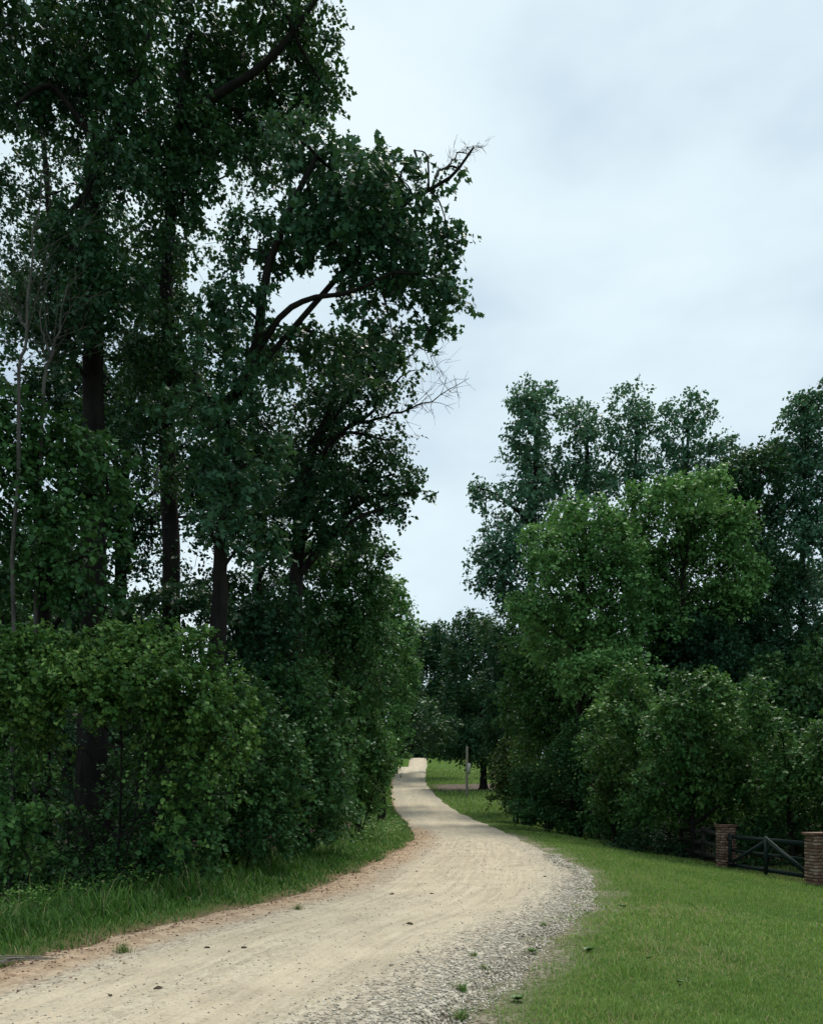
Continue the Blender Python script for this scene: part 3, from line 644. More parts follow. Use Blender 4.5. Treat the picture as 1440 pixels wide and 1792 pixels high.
#@RIGHT
RG = 'trees beyond the lawn fence'
tree('tall_poplar', 'tallest narrow poplar with a two pointed top beside the open sky', 'tree', 56.0,
     [(925, 1400), (930, 1000), (938, 800), (935, 680)],
     [(915, 690, 20, 28), (942, 690, 22, 28), (930, 735, 40, 36), (915, 780, 34, 30), (950, 775, 34, 34), (930, 830, 42, 38), (895, 790, 18, 18, 0, .6), (960, 840, 30, 34), (915, 880, 45, 36), (955, 900, 40, 36), (880, 915, 36, 36), (850, 872, 20, 26), (838, 855, 10, 14), (880, 960, 40, 36), (845, 985, 26, 26), (870, 1010, 40, 30), (920, 960, 45, 40), (910, 1020, 45, 34), (838, 1015, 14, 10), (885, 1045, 26, 18, 0, .6)],
     leaf='poplar', size=.24, shape='kite', dens=1.0, rad=.34, group=RG, droop=.5)
for i_, (lab, tx, lb) in enumerate([
    ('thin airy poplar standing next to the tallest one', 1025, [(1020, 720, 30, 24), (1005, 755, 30, 30), (1045, 750, 26, 30), (1010, 800, 40, 34), (1045, 815, 34, 34), (1000, 850, 34, 34), (1040, 865, 40, 30)]),
    ('airy poplar with a flat top between its two neighbours', 1110, [(1090, 715, 28, 26), (1125, 720, 24, 26), (1105, 755, 40, 30), (1075, 790, 30, 30), (1125, 795, 34, 32), (1095, 830, 40, 32), (1130, 840, 36, 30)]),
    ('broad airy poplar with gnarled limbs showing above the maple', 1200, [(1165, 735, 26, 28), (1195, 722, 26, 20), (1225, 735, 26, 26), (1180, 775, 36, 30), (1225, 780, 36, 34), (1255, 790, 22, 28), (1195, 820, 45, 32), (1245, 835, 34, 32), (1265, 780, 12, 14)])]):
    tree('tall_poplar', lab, 'tree', 58.0 + i_, [(tx, 1400), (tx - 4, 1000), (tx, 860), (tx + 4, 740)], lb, leaf='poplar', size=.25, shape='kite', dens=.85, rad=.3, group=RG, droop=.4, hole=.15)
tree('maple_tree', 'bright green rounded maple with billowing crown, higher of the two', 'tree', 46.0,
     [(1190, 1450), (1190, 1200), (1195, 1000)],
     [(1135, 872, 34, 26), (1178, 856, 30, 24), (1150, 890, 30, 24, -3), (1222, 868, 28, 26), (1255, 895, 26, 26), (1200, 885, 34, 24, -3), (1095, 905, 34, 28), (1170, 925, 60, 40), (1240, 935, 50, 40), (1275, 940, 28, 40), (1210, 980, 60, 40), (1270, 1000, 32, 40), (1140, 985, 55, 40), (1190, 1040, 60, 40), (1250, 1060, 50, 40), (1140, 1050, 40, 40), (1280, 1050, 26, 40), (1105, 960, 36, 34), (1310, 1010, 24, 30), (1160, 1100, 60, 34), (1240, 1110, 60, 34)],
     leaf='maple', size=.21, shape='kite', dens=1.75, rad=.22, group=RG, shell=.5, hole=.2)
tree('maple_tree', 'bright green maple leaning towards the road, lower of the two', 'tree', 44.0,
     [(1010, 1450), (1015, 1200), (1020, 1010)],
     [(985, 905, 26, 18), (1030, 898, 30, 22), (1060, 920, 30, 24), (945, 945, 26, 22), (975, 930, 26, 20, -3), (1000, 955, 50, 34), (1070, 960, 45, 36), (955, 1000, 34, 34), (1010, 1010, 55, 40), (1080, 1020, 50, 40), (960, 1060, 50, 36), (1030, 1075, 55, 40), (1095, 1090, 45, 36), (920, 1070, 34, 26), (985, 1120, 60, 40), (1060, 1130, 50, 34), (1010, 1190, 50, 36, -2), (1070, 1190, 50, 36, -2)],
     leaf='maple', size=.2, shape='kite', dens=1.75, rad=.2, group=RG, shell=.5, hole=.2)
tree('dark_tree', 'tall shaded tree filling the frame edge above the gate', 'tree', 50.0,
     [(1400, 1450), (1400, 1100), (1405, 820)],
     [(1385, 735, 30, 30), (1425, 720, 36, 34), (1400, 775, 45, 34), (1440, 790, 36, 40), (1360, 800, 24, 28), (1405, 840, 50, 40), (1430, 900, 50, 50), (1370, 900, 40, 40), (1400, 960, 55, 40), (1440, 1000, 50, 50), (1480, 860, 50, 70), (1400, 1040, 50, 45)],
     leaf='poplar', size=.22, shape='kite', dens=1.3, rad=.32, group=RG)
tree('dark_tree', 'blue green rounded tree wedged between the maple and the frame edge', 'tree', 49.0,
     [(1330, 1450), (1330, 1150), (1328, 880)],
     [(1305, 800, 26, 26), (1340, 800, 28, 24), (1320, 840, 45, 34), (1300, 885, 34, 34), (1350, 880, 40, 40), (1325, 935, 50, 40), (1285, 835, 36, 34), (1270, 880, 40, 34), (1310, 1000, 45, 40), (1360, 1000, 45, 45), (1330, 1070, 50, 45), (1390, 1090, 50, 40)],
     leaf='far', size=.21, shape='kite', dens=1.4, rad=.28, group=RG)
tree('dark_tree', 'deeply shaded low tree behind the gate shrubs', 'tree', 47.0,
     [(1320, 1450), (1320, 1320), (1330, 1180)],
     [(1300, 1130, 55, 36), (1380, 1150, 60, 40), (1440, 1130, 50, 50), (1230, 1130, 50, 30), (1340, 1200, 60, 40), (1420, 1220, 60, 45), (1260, 1180, 60, 36), (1180, 1110, 50, 26), (1160, 1150, 50, 30), (1440, 1300, 40, 50), (1290, 1080, 50, 36), (1350, 1100, 50, 40), (1240, 1090, 50, 30), (1310, 1180, 50, 36), (1195, 1150, 50, 40, 0, 1.4), (1200, 1200, 60, 40)],
     leaf='deep', size=.2, shape='kite', dens=1.45, rad=.24, group=RG)
tree('roadside_tree', 'round bushy tree on the lawn bend, lower crown brushing the grass', 'tree', 52.0,
     [(960, 1430), (960, 1300), (965, 1150)],
     [(960, 1110, 40, 30), (920, 1135, 40, 34), (985, 1155, 45, 36), (940, 1180, 50, 36), (1010, 1190, 40, 36), (905, 1200, 34, 34), (960, 1230, 55, 36), (1020, 1240, 40, 36), (920, 1260, 40, 36), (980, 1285, 50, 36), (940, 1310, 45, 30), (1020, 1300, 36, 30)],
     leaf='gum', size=.2, shape='kite', dens=1.35, rad=.22, group='trees lining the road edge')
tree('roadside_tree', 'slender loose leafed tree rising behind the bushy tree at the bend', 'tree', 68.0,
     [(905, 1410), (900, 1250), (895, 1100)],
     [(900, 1075, 34, 22), (870, 1100, 30, 24), (905, 1120, 40, 30), (875, 1140, 36, 30), (900, 1170, 36, 30), (868, 1190, 30, 34), (890, 1230, 36, 36), (870, 1265, 34, 34), (905, 1300, 36, 30), (872, 1310, 26, 26), (930, 1080, 34, 24)],
     leaf='far', size=.26, shape='kite', dens=1.35, rad=.24, group='trees lining the road edge')
tree('roadside_tree', 'dark trunked tree standing just behind the utility pole', 'tree', 92.0,
     [(846, 1390), (846, 1330), (842, 1240), (836, 1130)],
     [(815, 1085, 18, 14), (838, 1090, 22, 20), (850, 1115, 26, 22), (815, 1120, 22, 20), (840, 1150, 34, 26), (800, 1150, 20, 24), (860, 1180, 28, 26), (818, 1185, 30, 24), (845, 1215, 34, 24), (800, 1225, 28, 26), (835, 1250, 34, 26), (785, 1260, 26, 22), (810, 1285, 34, 22), (850, 1290, 26, 22), (770, 1290, 22, 22), (815, 1312, 24, 14), (840, 1315, 24, 14), (870, 1240, 24, 30), (800, 1318, 16, 9), (862, 1330, 18, 14), (830, 1325, 14, 9), (875, 1345, 16, 18)],
     leaf='far', size=.34, shape='kite', dens=1.8, rad=.42, group='trees lining the road edge')
tree('far_tree', 'dark spreading tree arching over the road on the first rise', 'tree', 118.0,
     [(674, 1352), (690, 1290), (722, 1190)],
     [(750, 1108, 20, 16), (775, 1115, 22, 18), (757, 1135, 26, 20), (790, 1135, 20, 18), (775, 1160, 26, 20), (755, 1160, 18, 16, 0, .6), (785, 1185, 26, 20), (768, 1205, 22, 18), (748, 1225, 20, 18), (778, 1235, 28, 20), (752, 1255, 22, 18), (780, 1270, 26, 20), (745, 1280, 20, 16), (765, 1300, 22, 14), (785, 1312, 20, 10), (760, 1318, 14, 8), (800, 1300, 20, 14), (735, 1150, 22, 22), (795, 1215, 22, 22)],
     leaf='far', size=.4, shape='kite', dens=1.9, rad=.45, group='far trees over the road')
tree('far_tree', 'shadowed tree beside the first rise meeting its neighbour over the road', 'tree', 128.0,
     [(690, 1350), (694, 1290), (700, 1200)],
     [(720, 1170, 18, 20), (705, 1200, 24, 22), (726, 1225, 16, 20), (705, 1245, 24, 20), (722, 1270, 20, 18), (698, 1285, 16, 18), (725, 1296, 14, 12), (735, 1288, 18, 12, -12), (715, 1285, 18, 14, -22), (740, 1276, 20, 14, -26), (728, 1278, 20, 14, -6), (745, 1290, 16, 12, 6)],
     leaf='far', size=.4, shape='kite', dens=1.8, rad=.4, group='far trees over the road')
for i_, (lab, px_) in enumerate([('distant dark tree closing the road beyond the last crest', 705), ('distant tree in the notch straight above the pale crest', 735), ('distant rounded tree over the far grassy slope', 768), ('distant dark tree above the bright far lawn', 800), ('distant tree peeping through behind the utility pole', 835)]):
    tree('far_tree', lab, 'tree', 290.0 + 6 * i_, [(px_, 1330), (px_, 1290), (px_, 1240)],
         [(px_ + rng.integers(-8, 8), 1215 + k_ * 14, 17 + rng.integers(0, 6), 13, rng.normal() * 4) for k_ in range(9)], leaf='far', size=.75, shape='kite', dens=2.4, rad=.5, group='distant trees on the hilltop')
GB = 'shrubs in front of the lawn fence'
tree('small_tree', 'young pointed tree with layered leaves rising behind the fence', 'tree', 33.0,
     [(1120, 1480), (1115, 1350), (1100, 1190)],
     [(1095, 1185, 22, 24), (1080, 1215, 30, 26), (1115, 1225, 36, 28), (1065, 1260, 36, 28), (1105, 1275, 45, 32), (1145, 1265, 36, 34), (1050, 1310, 34, 30), (1100, 1330, 50, 36)],
     leaf='gum', size=.15, shape='kite', dens=1.35, rad=.10, group=GB)
tree('small_tree', 'wide spreading sweetgum whose lower boughs brush the brick gate pillar', 'tree', 30.0,
     [(1215, 1500), (1212, 1420), (1220, 1290)],
     [(1195, 1205, 40, 28), (1245, 1205, 36, 28), (1180, 1250, 50, 36), (1245, 1255, 50, 36), (1290, 1260, 34, 32), (1160, 1300, 50, 36), (1220, 1310, 60, 40), (1290, 1315, 50, 40), (1170, 1360, 60, 40), (1240, 1370, 60, 40), (1310, 1370, 50, 40), (1200, 1410, 60, 30), (1270, 1415, 60, 30), (1140, 1410, 45, 34), (1340, 1415, 50, 26)],
     leaf='gum', size=.15, shape='oval', dens=1.35, rad=.13, group=GB)
tree('small_tree', 'feathery sapling with upright shoots above the gate', 'tree', 27.5,
     [(1390, 1530), (1385, 1420), (1370, 1290)],
     [(1330, 1205, 12, 22, 0, .8), (1322, 1240, 22, 24), (1345, 1270, 30, 26), (1310, 1285, 30, 26), (1360, 1310, 36, 28), (1400, 1330, 40, 34), (1435, 1290, 28, 40), (1370, 1360, 50, 34), (1430, 1370, 40, 40), (1390, 1410, 50, 30), (1440, 1425, 30, 30), (1480, 1350, 40, 70)],
     leaf='gum', size=.13, shape='kite', dens=1.35, rad=.09, group=GB)
tree('shrub', 'rust tinged bush nestled against the spreading sweetgum', 'shrub', 36.0,
     [(1075, 1475), (1072, 1400), (1072, 1330)],
     [(1072, 1305, 24, 22), (1062, 1335, 26, 24), (1085, 1345, 26, 28), (1070, 1380, 30, 28)],
     leaf='rust', size=.12, shape='kite', dens=1.3, rad=.05, group=GB, parts=('stem', 'branch', 'foliage'), extra_stems=3)
tree('shrub', 'low leafy bush spilling onto the lawn beside the fence post', 'shrub', 37.0,
     [(1080, 1485), (1080, 1440), (1080, 1400)],
     [(1060, 1410, 36, 30), (1100, 1400, 40, 30), (1060, 1445, 30, 24), (1095, 1445, 36, 28), (1130, 1440, 30, 30)],
     leaf='gum', size=.13, shape='oval', dens=1.35, rad=.06, group=GB, parts=('stem', 'branch', 'foliage'), extra_stems=3)
tree('shrub', 'full green bush with pale new leaves near the slim fence post', 'shrub', 44.0,
     [(1000, 1450), (1000, 1400), (1000, 1320)],
     [(1000, 1290, 34, 28), (1030, 1320, 36, 32), (985, 1330, 40, 34), (1020, 1365, 45, 34), (970, 1370, 40, 34), (1000, 1405, 45, 30), (950, 1400, 34, 24), (1040, 1400, 30, 30), (930, 1370, 34, 30), (960, 1428, 44, 16), (1010, 1438, 45, 18), (1045, 1448, 36, 18), (915, 1415, 30, 14)],
     leaf='shrub', size=.16, shape='kite', dens=1.4, rad=.07, group=GB, parts=('stem', 'branch', 'foliage'), extra_stems=4)
tree('shrub', 'brownish tipped bush between the bushy tree and the utility pole', 'shrub', 58.0,
     [(905, 1425), (905, 1390), (910, 1330)],
     [(915, 1310, 30, 22), (895, 1330, 28, 24), (930, 1340, 34, 26), (885, 1360, 26, 26), (915, 1370, 36, 26), (880, 1390, 22, 20), (945, 1385, 30, 22), (910, 1400, 30, 18)],
     leaf='rust', size=.2, shape='kite', dens=1.4, rad=.07, group=GB, parts=('stem', 'branch', 'foliage'), extra_stems=3)
tree('shrub', 'dark undergrowth seen through the bars of the farm gate', 'shrub', 28.0, [(1340, 1535), (1340, 1500), (1345, 1470)],
     [(1300, 1490, 40, 30), (1350, 1485, 40, 34), (1400, 1490, 40, 36), (1440, 1480, 40, 40), (1330, 1525, 50, 18), (1400, 1530, 50, 18), (1370, 1450, 60, 26)], leaf='shrub', size=.10, shape='kite', dens=1.0, rad=.03, group=GB, parts=('stem', 'branch', 'foliage'), extra_stems=4)
tree('shrub', 'dark undergrowth behind the fence rails next to the brick pillar', 'shrub', 32.0, [(1190, 1515), (1190, 1490), (1195, 1460)],
     [(1230, 1480, 34, 26), (1190, 1485, 40, 26), (1150, 1475, 40, 30), (1110, 1480, 34, 26), (1250, 1450, 40, 26), (1200, 1450, 40, 20), (1210, 1505, 50, 14)], leaf='deep', size=.12, shape='kite', dens=1.1, rad=.03, group=GB, parts=('stem', 'branch', 'foliage'), extra_stems=4)
# woods behind the front rows: copies share the mesh data of three trees and two thickets
def copy_thing(src, x, y, sc, rz, label, group):
    c = src.copy(); COL.objects.link(c); c.location = (x, y, float(ground_z(x, y))); c.scale = (sc, sc, sc * (.9 + .3 * random.random())); c.rotation_euler = (0, 0, rz)
    c['label'] = label; c['group'] = group
    for ch in src.children:
        d = ch.copy(); COL.objects.link(d); d.parent = c
def by_label(frag): return next(o for o in COL.objects if o.type == 'EMPTY' and frag in o.get('label', ''))
src_t = [by_label('mid height tree bulging'), by_label('rounded grey green tree'), by_label('round bushy tree on the lawn'), by_label('slender loose leafed')]
src_s = [by_label('full green bush'), by_label('yellowish flecked shrub')]
for (xa, xb, ya, yb, nt_, ns_, wh) in ((-34, -9, 27, 62, 14, 14, 'behind the big trunks and the vine mound'), (-30, -6, 62, 120, 12, 0, 'behind the thicket where the road narrows'), (16, 44, 58, 84, 13, 8, 'behind the maples and poplars beyond the fence'), (13, 40, 84, 130, 9, 0, 'behind the driveway and the utility pole'), (15, 26, 38, 52, 0, 9, 'between the farm gate and the maples')):
    for k_ in range(nt_):
        x = random.uniform(xa, xb); y = random.uniform(ya, yb)
        copy_thing(src_t[k_ % 4], x, y, random.uniform(.75, 1.15) if ya < 84 else random.uniform(.9, 1.3), random.random() * 6.28, 'dark woodland tree standing deep ' + wh, 'woodland trees ' + wh)
    for k_ in range(ns_):
        x = random.uniform(xa, xb); y = random.uniform(ya, yb)
        copy_thing(src_s[k_ % 2], x, y, random.uniform(1.1, 1.7), random.random() * 6.28, 'dark woodland thicket growing deep ' + wh, 'woodland thickets ' + wh)
for x, y, sc in ((14.5, 21, 1.3), (17, 25, 1.5), (18, 18, 1.5), (21, 22, 1.8)):
    copy_thing(src_s[0], x, y, sc, random.random() * 6.28, 'woodland thicket growing past the frame side of the farm gate', 'woodland thickets past the farm gate')
for x, y, sc, lab in ((-6.2, 92, 1.15, 'roadside tree arching over the dip from the thicket side'), (-6.6, 106, 1.3, 'roadside tree shading the climb past the dip'), (-6.8, 122, 1.3, 'roadside tree at the foot of the first crest, thicket side'), (-7.5, 141, 1.4, 'roadside tree standing at the first crest, thicket side')):
    copy_thing(src_t[1], x, y, sc, random.random() * 6.28, lab, 'trees lining the road edge')
for px, Y_, sz, lab in ((709, 250., 1.0, 'sunlit pale bush on the thicket side of the far crest'), (757, 256., 1.1, 'sunlit pale bush on the lawn side of the far crest'), (778, 246., .8, 'low pale bush at the top of the far lawn')):
    hy = HY - (float(ground_z((px - CX) / F * Y_, Y_)) - HC) / Y_ * F
    tree('shrub', lab, 'shrub', Y_, [(px, hy), (px, hy - 3), (px, hy - 8)], [(px - 4, hy - 5, 6, 5, 0), (px + 4, hy - 6, 6, 6, 0), (px, hy - 10, 6, 5, 0)], leaf='vine', size=.35, shape='kite', dens=1.4, rad=.06, group='bushes at the far crest', parts=('stem', 'branch', 'foliage'))
print('leaf tris', TRIS[0])
#@SAPLINGS
def bare_sapling(label, Y, stems, seed):
    root = None
    for j, (pts, r0) in enumerate(stems):
        p = [P3(x, y, Y) for x, y in pts]
        if root is None:
            p[0][2] = float(ground_z(p[0][0], Y)) - .1
            root = empty('bare_sapling', tuple(p[0])); tag(root, label, 'bare sapling', 'leafless saplings'); loc = tuple(p[0])
        lp = spl(p, 18); lp[1:-1] += rng.normal(size=(16, 3)) * r0 * .5
        mb = MB(); mb.tube(lp, np.linspace(r0, r0 * .25, 18), 6, .5, 0, .06)
        mb.build('trunk' if j == 0 else 'branch', [PALE], root, True, loc)
        tw = MB(); st = 6 if j == 0 else 3
        for i in range(st, 18):
            for _ in range(1 + (i % 3 == 0)):
                dv = rng.normal(size=3) * np.array([1, .6, .4]) + np.array([0, 0, .8]); ln = .3 + .7 * rng.random()
                e1 = lp[i] + dv * ln; tw.tube(spl([lp[i], lp[i] + dv * ln * .5 + rng.normal(size=3) * .08, e1], 5), np.linspace(r0 * .22, r0 * .08, 5), 3, .5)
                tw.twigs(np.repeat(e1[None] - dv * ln * .5, 2, 0), e1 + rng.normal(size=(2, 3)) * ln * .35, r0 * .12, r0 * .05, .5)
        ob = tw.build('twig', [PALE], root, False, loc); ob['kind'] = 'stuff'
bare_sapling('pale bare sapling standing close to the frame edge in front of the leaves', 15.2, [([(20, 1500), (28, 1000), (33, 662), (45, 601), (50, 500), (62, 400), (72, 300)], .045), ([(46, 575), (30, 548), (14, 520), (2, 470)], .025)], 1)
bare_sapling('pale leaning bare sapling between the frame edge and the forked trunk', 15.8, [([(55, 1500), (66, 1000), (76, 680), (89, 624), (103, 585), (118, 500)], .05), ([(89, 624), (70, 560), (82, 500)], .02)], 2)
vb = MB(); vl = MB()
for x0, x1, y1 in ((275, 262, 900), (276, 274, 920), (270, 258, 880), (277, 268, 870)):
    lp = spl([P3(277, 815, 15.4), P3((x0 + x1) / 2 + rng.normal() * 3, (815 + y1) / 2, 15.4), P3(x1, y1, 15.4)], 9)
    vb.tube(lp, np.linspace(.012, .006, 9), 4, .6)
    q_ = lp[rng.integers(0, 9, 14)] + rng.normal(size=(14, 3)) * .05
    vb.leaves(q_, rng.normal(size=(14, 3)) + [0, 0, -1], rng.normal(size=(14, 3)) + [0, -.5, .6], np.full(14, .07), 'oval', rng.random(14), 1)
hv = vb.build('hanging_vine', [PALE, LM['vine']]); tag(hv, 'pale dead vine strands hanging beside the straight slender trunk', 'vine')

# ------------------------------------------------------------------ utility pole
pY = 82.0; pX = (817 - CX) / F * pY; pz = float(ground_z(pX, pY))
pole = empty('utility_pole', (pX, pY, pz)); tag(pole, 'weathered wooden utility pole standing on the grass by the driveway', 'utility pole')
mb = MB(); mb.tube(spl([(0, 0, -.4), (0, 0, 2.5), (.02, 0, 5.0)], 12), np.linspace(.135, .115, 12), 12, .5, 0, .02); mb.build('pole', [WOODPOLE], pole, True)
m, t, out = new_mat('pale_box_paint'); pb = N(t, 'ShaderNodeBsdfPrincipled'); pb.inputs['Roughness'].default_value = .6
t.links.new(ramp(t, noise(t, 3, 4, .5, geo_pos(t)), [(.3, (.34, .37, .32)), (.7, (.48, .50, .44))]), pb.inputs['Base Color']); t.links.new(pb.outputs[0], out.inputs[0])
mb = MB(); mb.box((.19, -.17, 2.75), (.30, .2, 1.05)); mb.box((.19, -.17, 3.29), (.33, .23, .04)); mb.box((.19, -.275, 2.75), (.24, .012, .9)); mb.build('meter_box', [m], pole)

# ------------------------------------------------------------------ brick pillars, gate, fence
m, t, out = new_mat('weathered_brick')
oi = N(t, 'ShaderNodeObjectInfo')
c = ramp(t, oi.outputs['Random'], [(0, (.10, .048, .032)), (.3, (.19, .105, .072)), (.7, (.26, .165, .120)), (1, (.36, .26, .20))])
c = mixc(t, noise(t, 22, 5, .7, geo_pos(t)), c, mixc(t, 1, c, (.62, .6, .58), 'MULTIPLY'))
pb = N(t, 'ShaderNodeBsdfPrincipled'); pb.inputs['Roughness'].default_value = .9; t.links.new(c, pb.inputs['Base Color'])
bp = N(t, 'ShaderNodeBump'); bp.inputs['Strength'].default_value = .6; bp.inputs['Distance'].default_value = .01; t.links.new(noise(t, 60, 4, .6, geo_pos(t)), bp.inputs['Height']); t.links.new(bp.outputs[0], pb.inputs['Normal'])
t.links.new(pb.outputs[0], out.inputs[0]); BRICK = m
m, t, out = new_mat('mortar'); pb = N(t, 'ShaderNodeBsdfPrincipled'); pb.inputs['Roughness'].default_value = .95
t.links.new(ramp(t, noise(t, 12, 4, .6, geo_pos(t)), [(.3, (.035, .030, .026)), (.7, (.08, .07, .06))]), pb.inputs['Base Color']); t.links.new(pb.outputs[0], out.inputs[0]); MORTAR = m
def paint(name, a, b, rough=.7):
    m, t, out = new_mat(name); pb = N(t, 'ShaderNodeBsdfPrincipled'); pb.inputs['Specular IOR Level'].default_value = .12; pb.inputs['Roughness'].default_value = rough
    mpn = N(t, 'ShaderNodeMapping'); mpn.inputs['Scale'].default_value = (3, 3, 14); t.links.new(geo_pos(t), mpn.inputs[0])
    t.links.new(ramp(t, noise(t, 1.5, 5, .6, mpn.outputs[0]), [(.3, a), (.7, b)]), pb.inputs['Base Color']); t.links.new(pb.outputs[0], out.inputs[0]); return m
GATE = paint('dark_gate_paint', (.006, .014, .013), (.014, .027, .025))
FENCE = paint('dark_fence_wood', (.020, .022, .020), (.048, .048, .042), .9)
ROD = paint('bare_metal', (.05, .068, .064), (.10, .125, .118), .6)
pA = np.array([(1270 - CX) / F * 26.4, 26.4]); pB = np.array([(1431 - CX) / F * 21.6, 21.6])
gdir = (pB - pA) / np.linalg.norm(pB - pA); grz = math.atan2(gdir[1], gdir[0])
def brick_mesh(lx, ly, lz):
    b = MB(); ch = .008
    hx, hy, hz = lx / 2, ly / 2, lz / 2
    v = np.array([[sx * (hx - (ch if k else 0)), sy * (hy - (ch if k else 0)), sz * (hz - (0 if k else ch))] for k in (0, 1) for sz in (-1, 1) for sx in (-1, 1) for sy in (-1, 1)])
    v += (rng.random(v.shape) - .5) * .010
    # rings: 0-3 low side, 4-7 high side, 8-11 bottom, 12-15 top
    q_ = []
    for a_, b_ in (((0, 1, 3, 2), (4, 5, 7, 6)), ((4, 5, 7, 6), (12, 13, 15, 14)), ((8, 9, 11, 10), (0, 1, 3, 2))):
        for i in range(4):
            j = (i + 1) % 4; q_.append([a_[j], a_[i], b_[i], b_[j]])
    q_ += [[12, 14, 15, 13], [8, 9, 11, 10]]
    b.quads(v, q_); o = b.build('brick', [BRICK]); me = o.data; bpy.data.objects.remove(o); return me
WP = .46
BM = [[brick_mesh(.205, .10, .072) for _ in range(5)], [brick_mesh(.10, .10, .072) for _ in range(3)], [brick_mesh(.262, .13, .055) for _ in range(4)]]
def pillar(c, label):
    z0 = float(ground_z(*c)); root = empty('brick_pillar', (c[0], c[1], z0), grz); tag(root, label, 'gate pillar', 'brick gate pillars')
    mb = MB(); mb.box((0, 0, .55), (WP - .05, WP - .05, 1.4)); mb.build('mortar_core', [MORTAR], root)
    def put(me, x, y, z, rz):
        o = bpy.data.objects.new('brick', me); COL.objects.link(o); o.parent = root
        o.location = (x + rng.normal() * .004, y + rng.normal() * .004, z + rng.normal() * .0015); o.rotation_euler = (rng.normal() * .006, rng.normal() * .006, rz + rng.normal() * .012 + math.pi * rng.integers(0, 2) * 1.0)
    rows = 15; h_ = .086; off = WP / 2 - .05
    for r in range(-1, rows):
        z = .045 + r * h_; sh = r % 2
        for side in range(4):
            a_ = side * math.pi / 2; ca, sa = math.cos(a_), math.sin(a_)
            # each side starts at a corner with a header or a stretcher in turn
            xs_ = [(-.1275 + .0, 0), (.0875, 0)] if sh == 0 else [(-.180, 1), (-.02, 0), (.140, 1)]
            for x, kind in xs_:
                put(BM[kind][rng.integers(len(BM[kind]))], x * ca + off * sa, x * sa - off * ca, z, a_)
    for side in range(4):
        a_ = side * math.pi / 2; ca, sa = math.cos(a_), math.sin(a_)
        for x in (-.137, .137):
            put(BM[2][rng.integers(4)], x * ca * .99 + .205 * sa, x * sa * .99 - .205 * ca, .045 + rows * h_ - .008, a_)
    mb = MB(); mb.box((0, 0, .045 + rows * h_ + .026), (.56, .56, .022), jit=.006); mb.build('cap_slab', [BRICK], root)
pillar(pA, 'brick gate pillar where the dark fence meets the gate')
pillar(pB, 'brick gate pillar cut by the frame edge on the latch side of the gate')
g0 = pA + gdir * .30; g1 = pB - gdir * .29; gl = float(np.linalg.norm(g1 - g0)); gz = float(ground_z(*((g0 + g1) / 2)))
gate = empty('farm_gate', (g0[0], g0[1], gz), grz); tag(gate, 'dark green farm gate with cross braces between brick pillars', 'gate')
def gp_(name, a, b, w, th, up=(0, 0, 1), mat=None, y=0.0):
    mb = MB(); mb.plank((a[0], y, a[1]), (b[0], y, b[1]), w, th, up); return mb.build(name, [mat or GATE], gate)
hm = gl / 2
gp_('rail', (.05, 1.03), (gl - .05, 1.03), .12, .025)
gp_('rail', (.05, .60), (gl - .05, .60), .09, .025)
gp_('rail', (.05, .15), (gl - .05, .15), .12, .025)
for x in (.06, hm, gl - .06): gp_('stile', (x, .02), (x, 1.14), .13, .05, (1, 0, 0), y=-.045)
gp_('brace', (.12, .22), (hm - .07, .98), .11, .025, y=-.036)
gp_('brace', (hm + .07, .98), (gl - .12, .22), .11, .025, y=-.036)
gp_('tension_rod', (hm + .05, 1.13), (gl - .10, .33), .02, .02, mat=ROD, y=-.085)
gp_('hinge', (-.09, .95), (.3, .95), .05, .02, mat=FENCE, y=-.08); gp_('hinge', (-.09, .2), (.3, .2), .05, .02, mat=FENCE, y=-.08)
# post and rail fence going away from the pillar
fpts = [(pA[0] - .05, 26.75)] + [(10.35 + .022 * (y - 29), y) for y in np.arange(29.2, 72, 2.6)]
fence = empty('wooden_fence', (*fpts[0], float(ground_z(*fpts[0])))); tag(fence, 'dark weathered post and rail fence along the lawn under the trees', 'fence')
fl = Vector(fence.location)
for k_ in range(1, len(fpts)):
    x, y = fpts[k_]; z = float(ground_z(x, y))
    mb = MB(); mb.box((x - fl.x, y - fl.y, z + .55 - fl.z), (.13, .13, 1.4), .05, jit=.012); mb.build('post', [FENCE], fence)
for k_ in range(len(fpts) - 1):
    (x0, y0), (x1, y1) = fpts[k_], fpts[k_ + 1]; z0, z1 = float(ground_z(x0, y0)), float(ground_z(x1, y1))
    for h_ in (.3, .68, 1.06):
        mb = MB(); mb.plank((x0 - fl.x - .085, y0 - fl.y + .01, z0 - fl.z + h_), (x1 - fl.x - .085, y1 - fl.y - .01, z1 - fl.z + h_ + rng.normal() * .015), .14, .03); mb.build('rail', [FENCE], fence)

#@GRASS
def grass_mat(name, a, b, c, dry):
    m, t, out = new_mat(name)
    tint = attr(t, 'tint').outputs['Fac']
    col = ramp(t, tint, [(.0, a), (.45, b), (.82, c), (.97, dry)])
    pb = N(t, 'ShaderNodeBsdfPrincipled'); pb.inputs['Roughness'].default_value = .55; pb.inputs['Specular IOR Level'].default_value = .25
    t.links.new(col, pb.inputs['Base Color'])
    tr = N(t, 'ShaderNodeBsdfTranslucent'); t.links.new(col, tr.inputs[0])
    mxs = N(t, 'ShaderNodeMixShader'); mxs.inputs[0].default_value = .3
    t.links.new(pb.outputs[0], mxs.inputs[1]); t.links.new(tr.outputs[0], mxs.inputs[2]); t.links.new(mxs.outputs[0], out.inputs[0]); return m
LAWN = grass_mat('lawn_blades', (.062, .140, .022), (.150, .270, .050), (.255, .365, .092), (.38, .33, .17))
TALL = grass_mat('verge_blades', (.026, .085, .012), (.072, .180, .026), (.150, .275, .055), (.29, .27, .13))
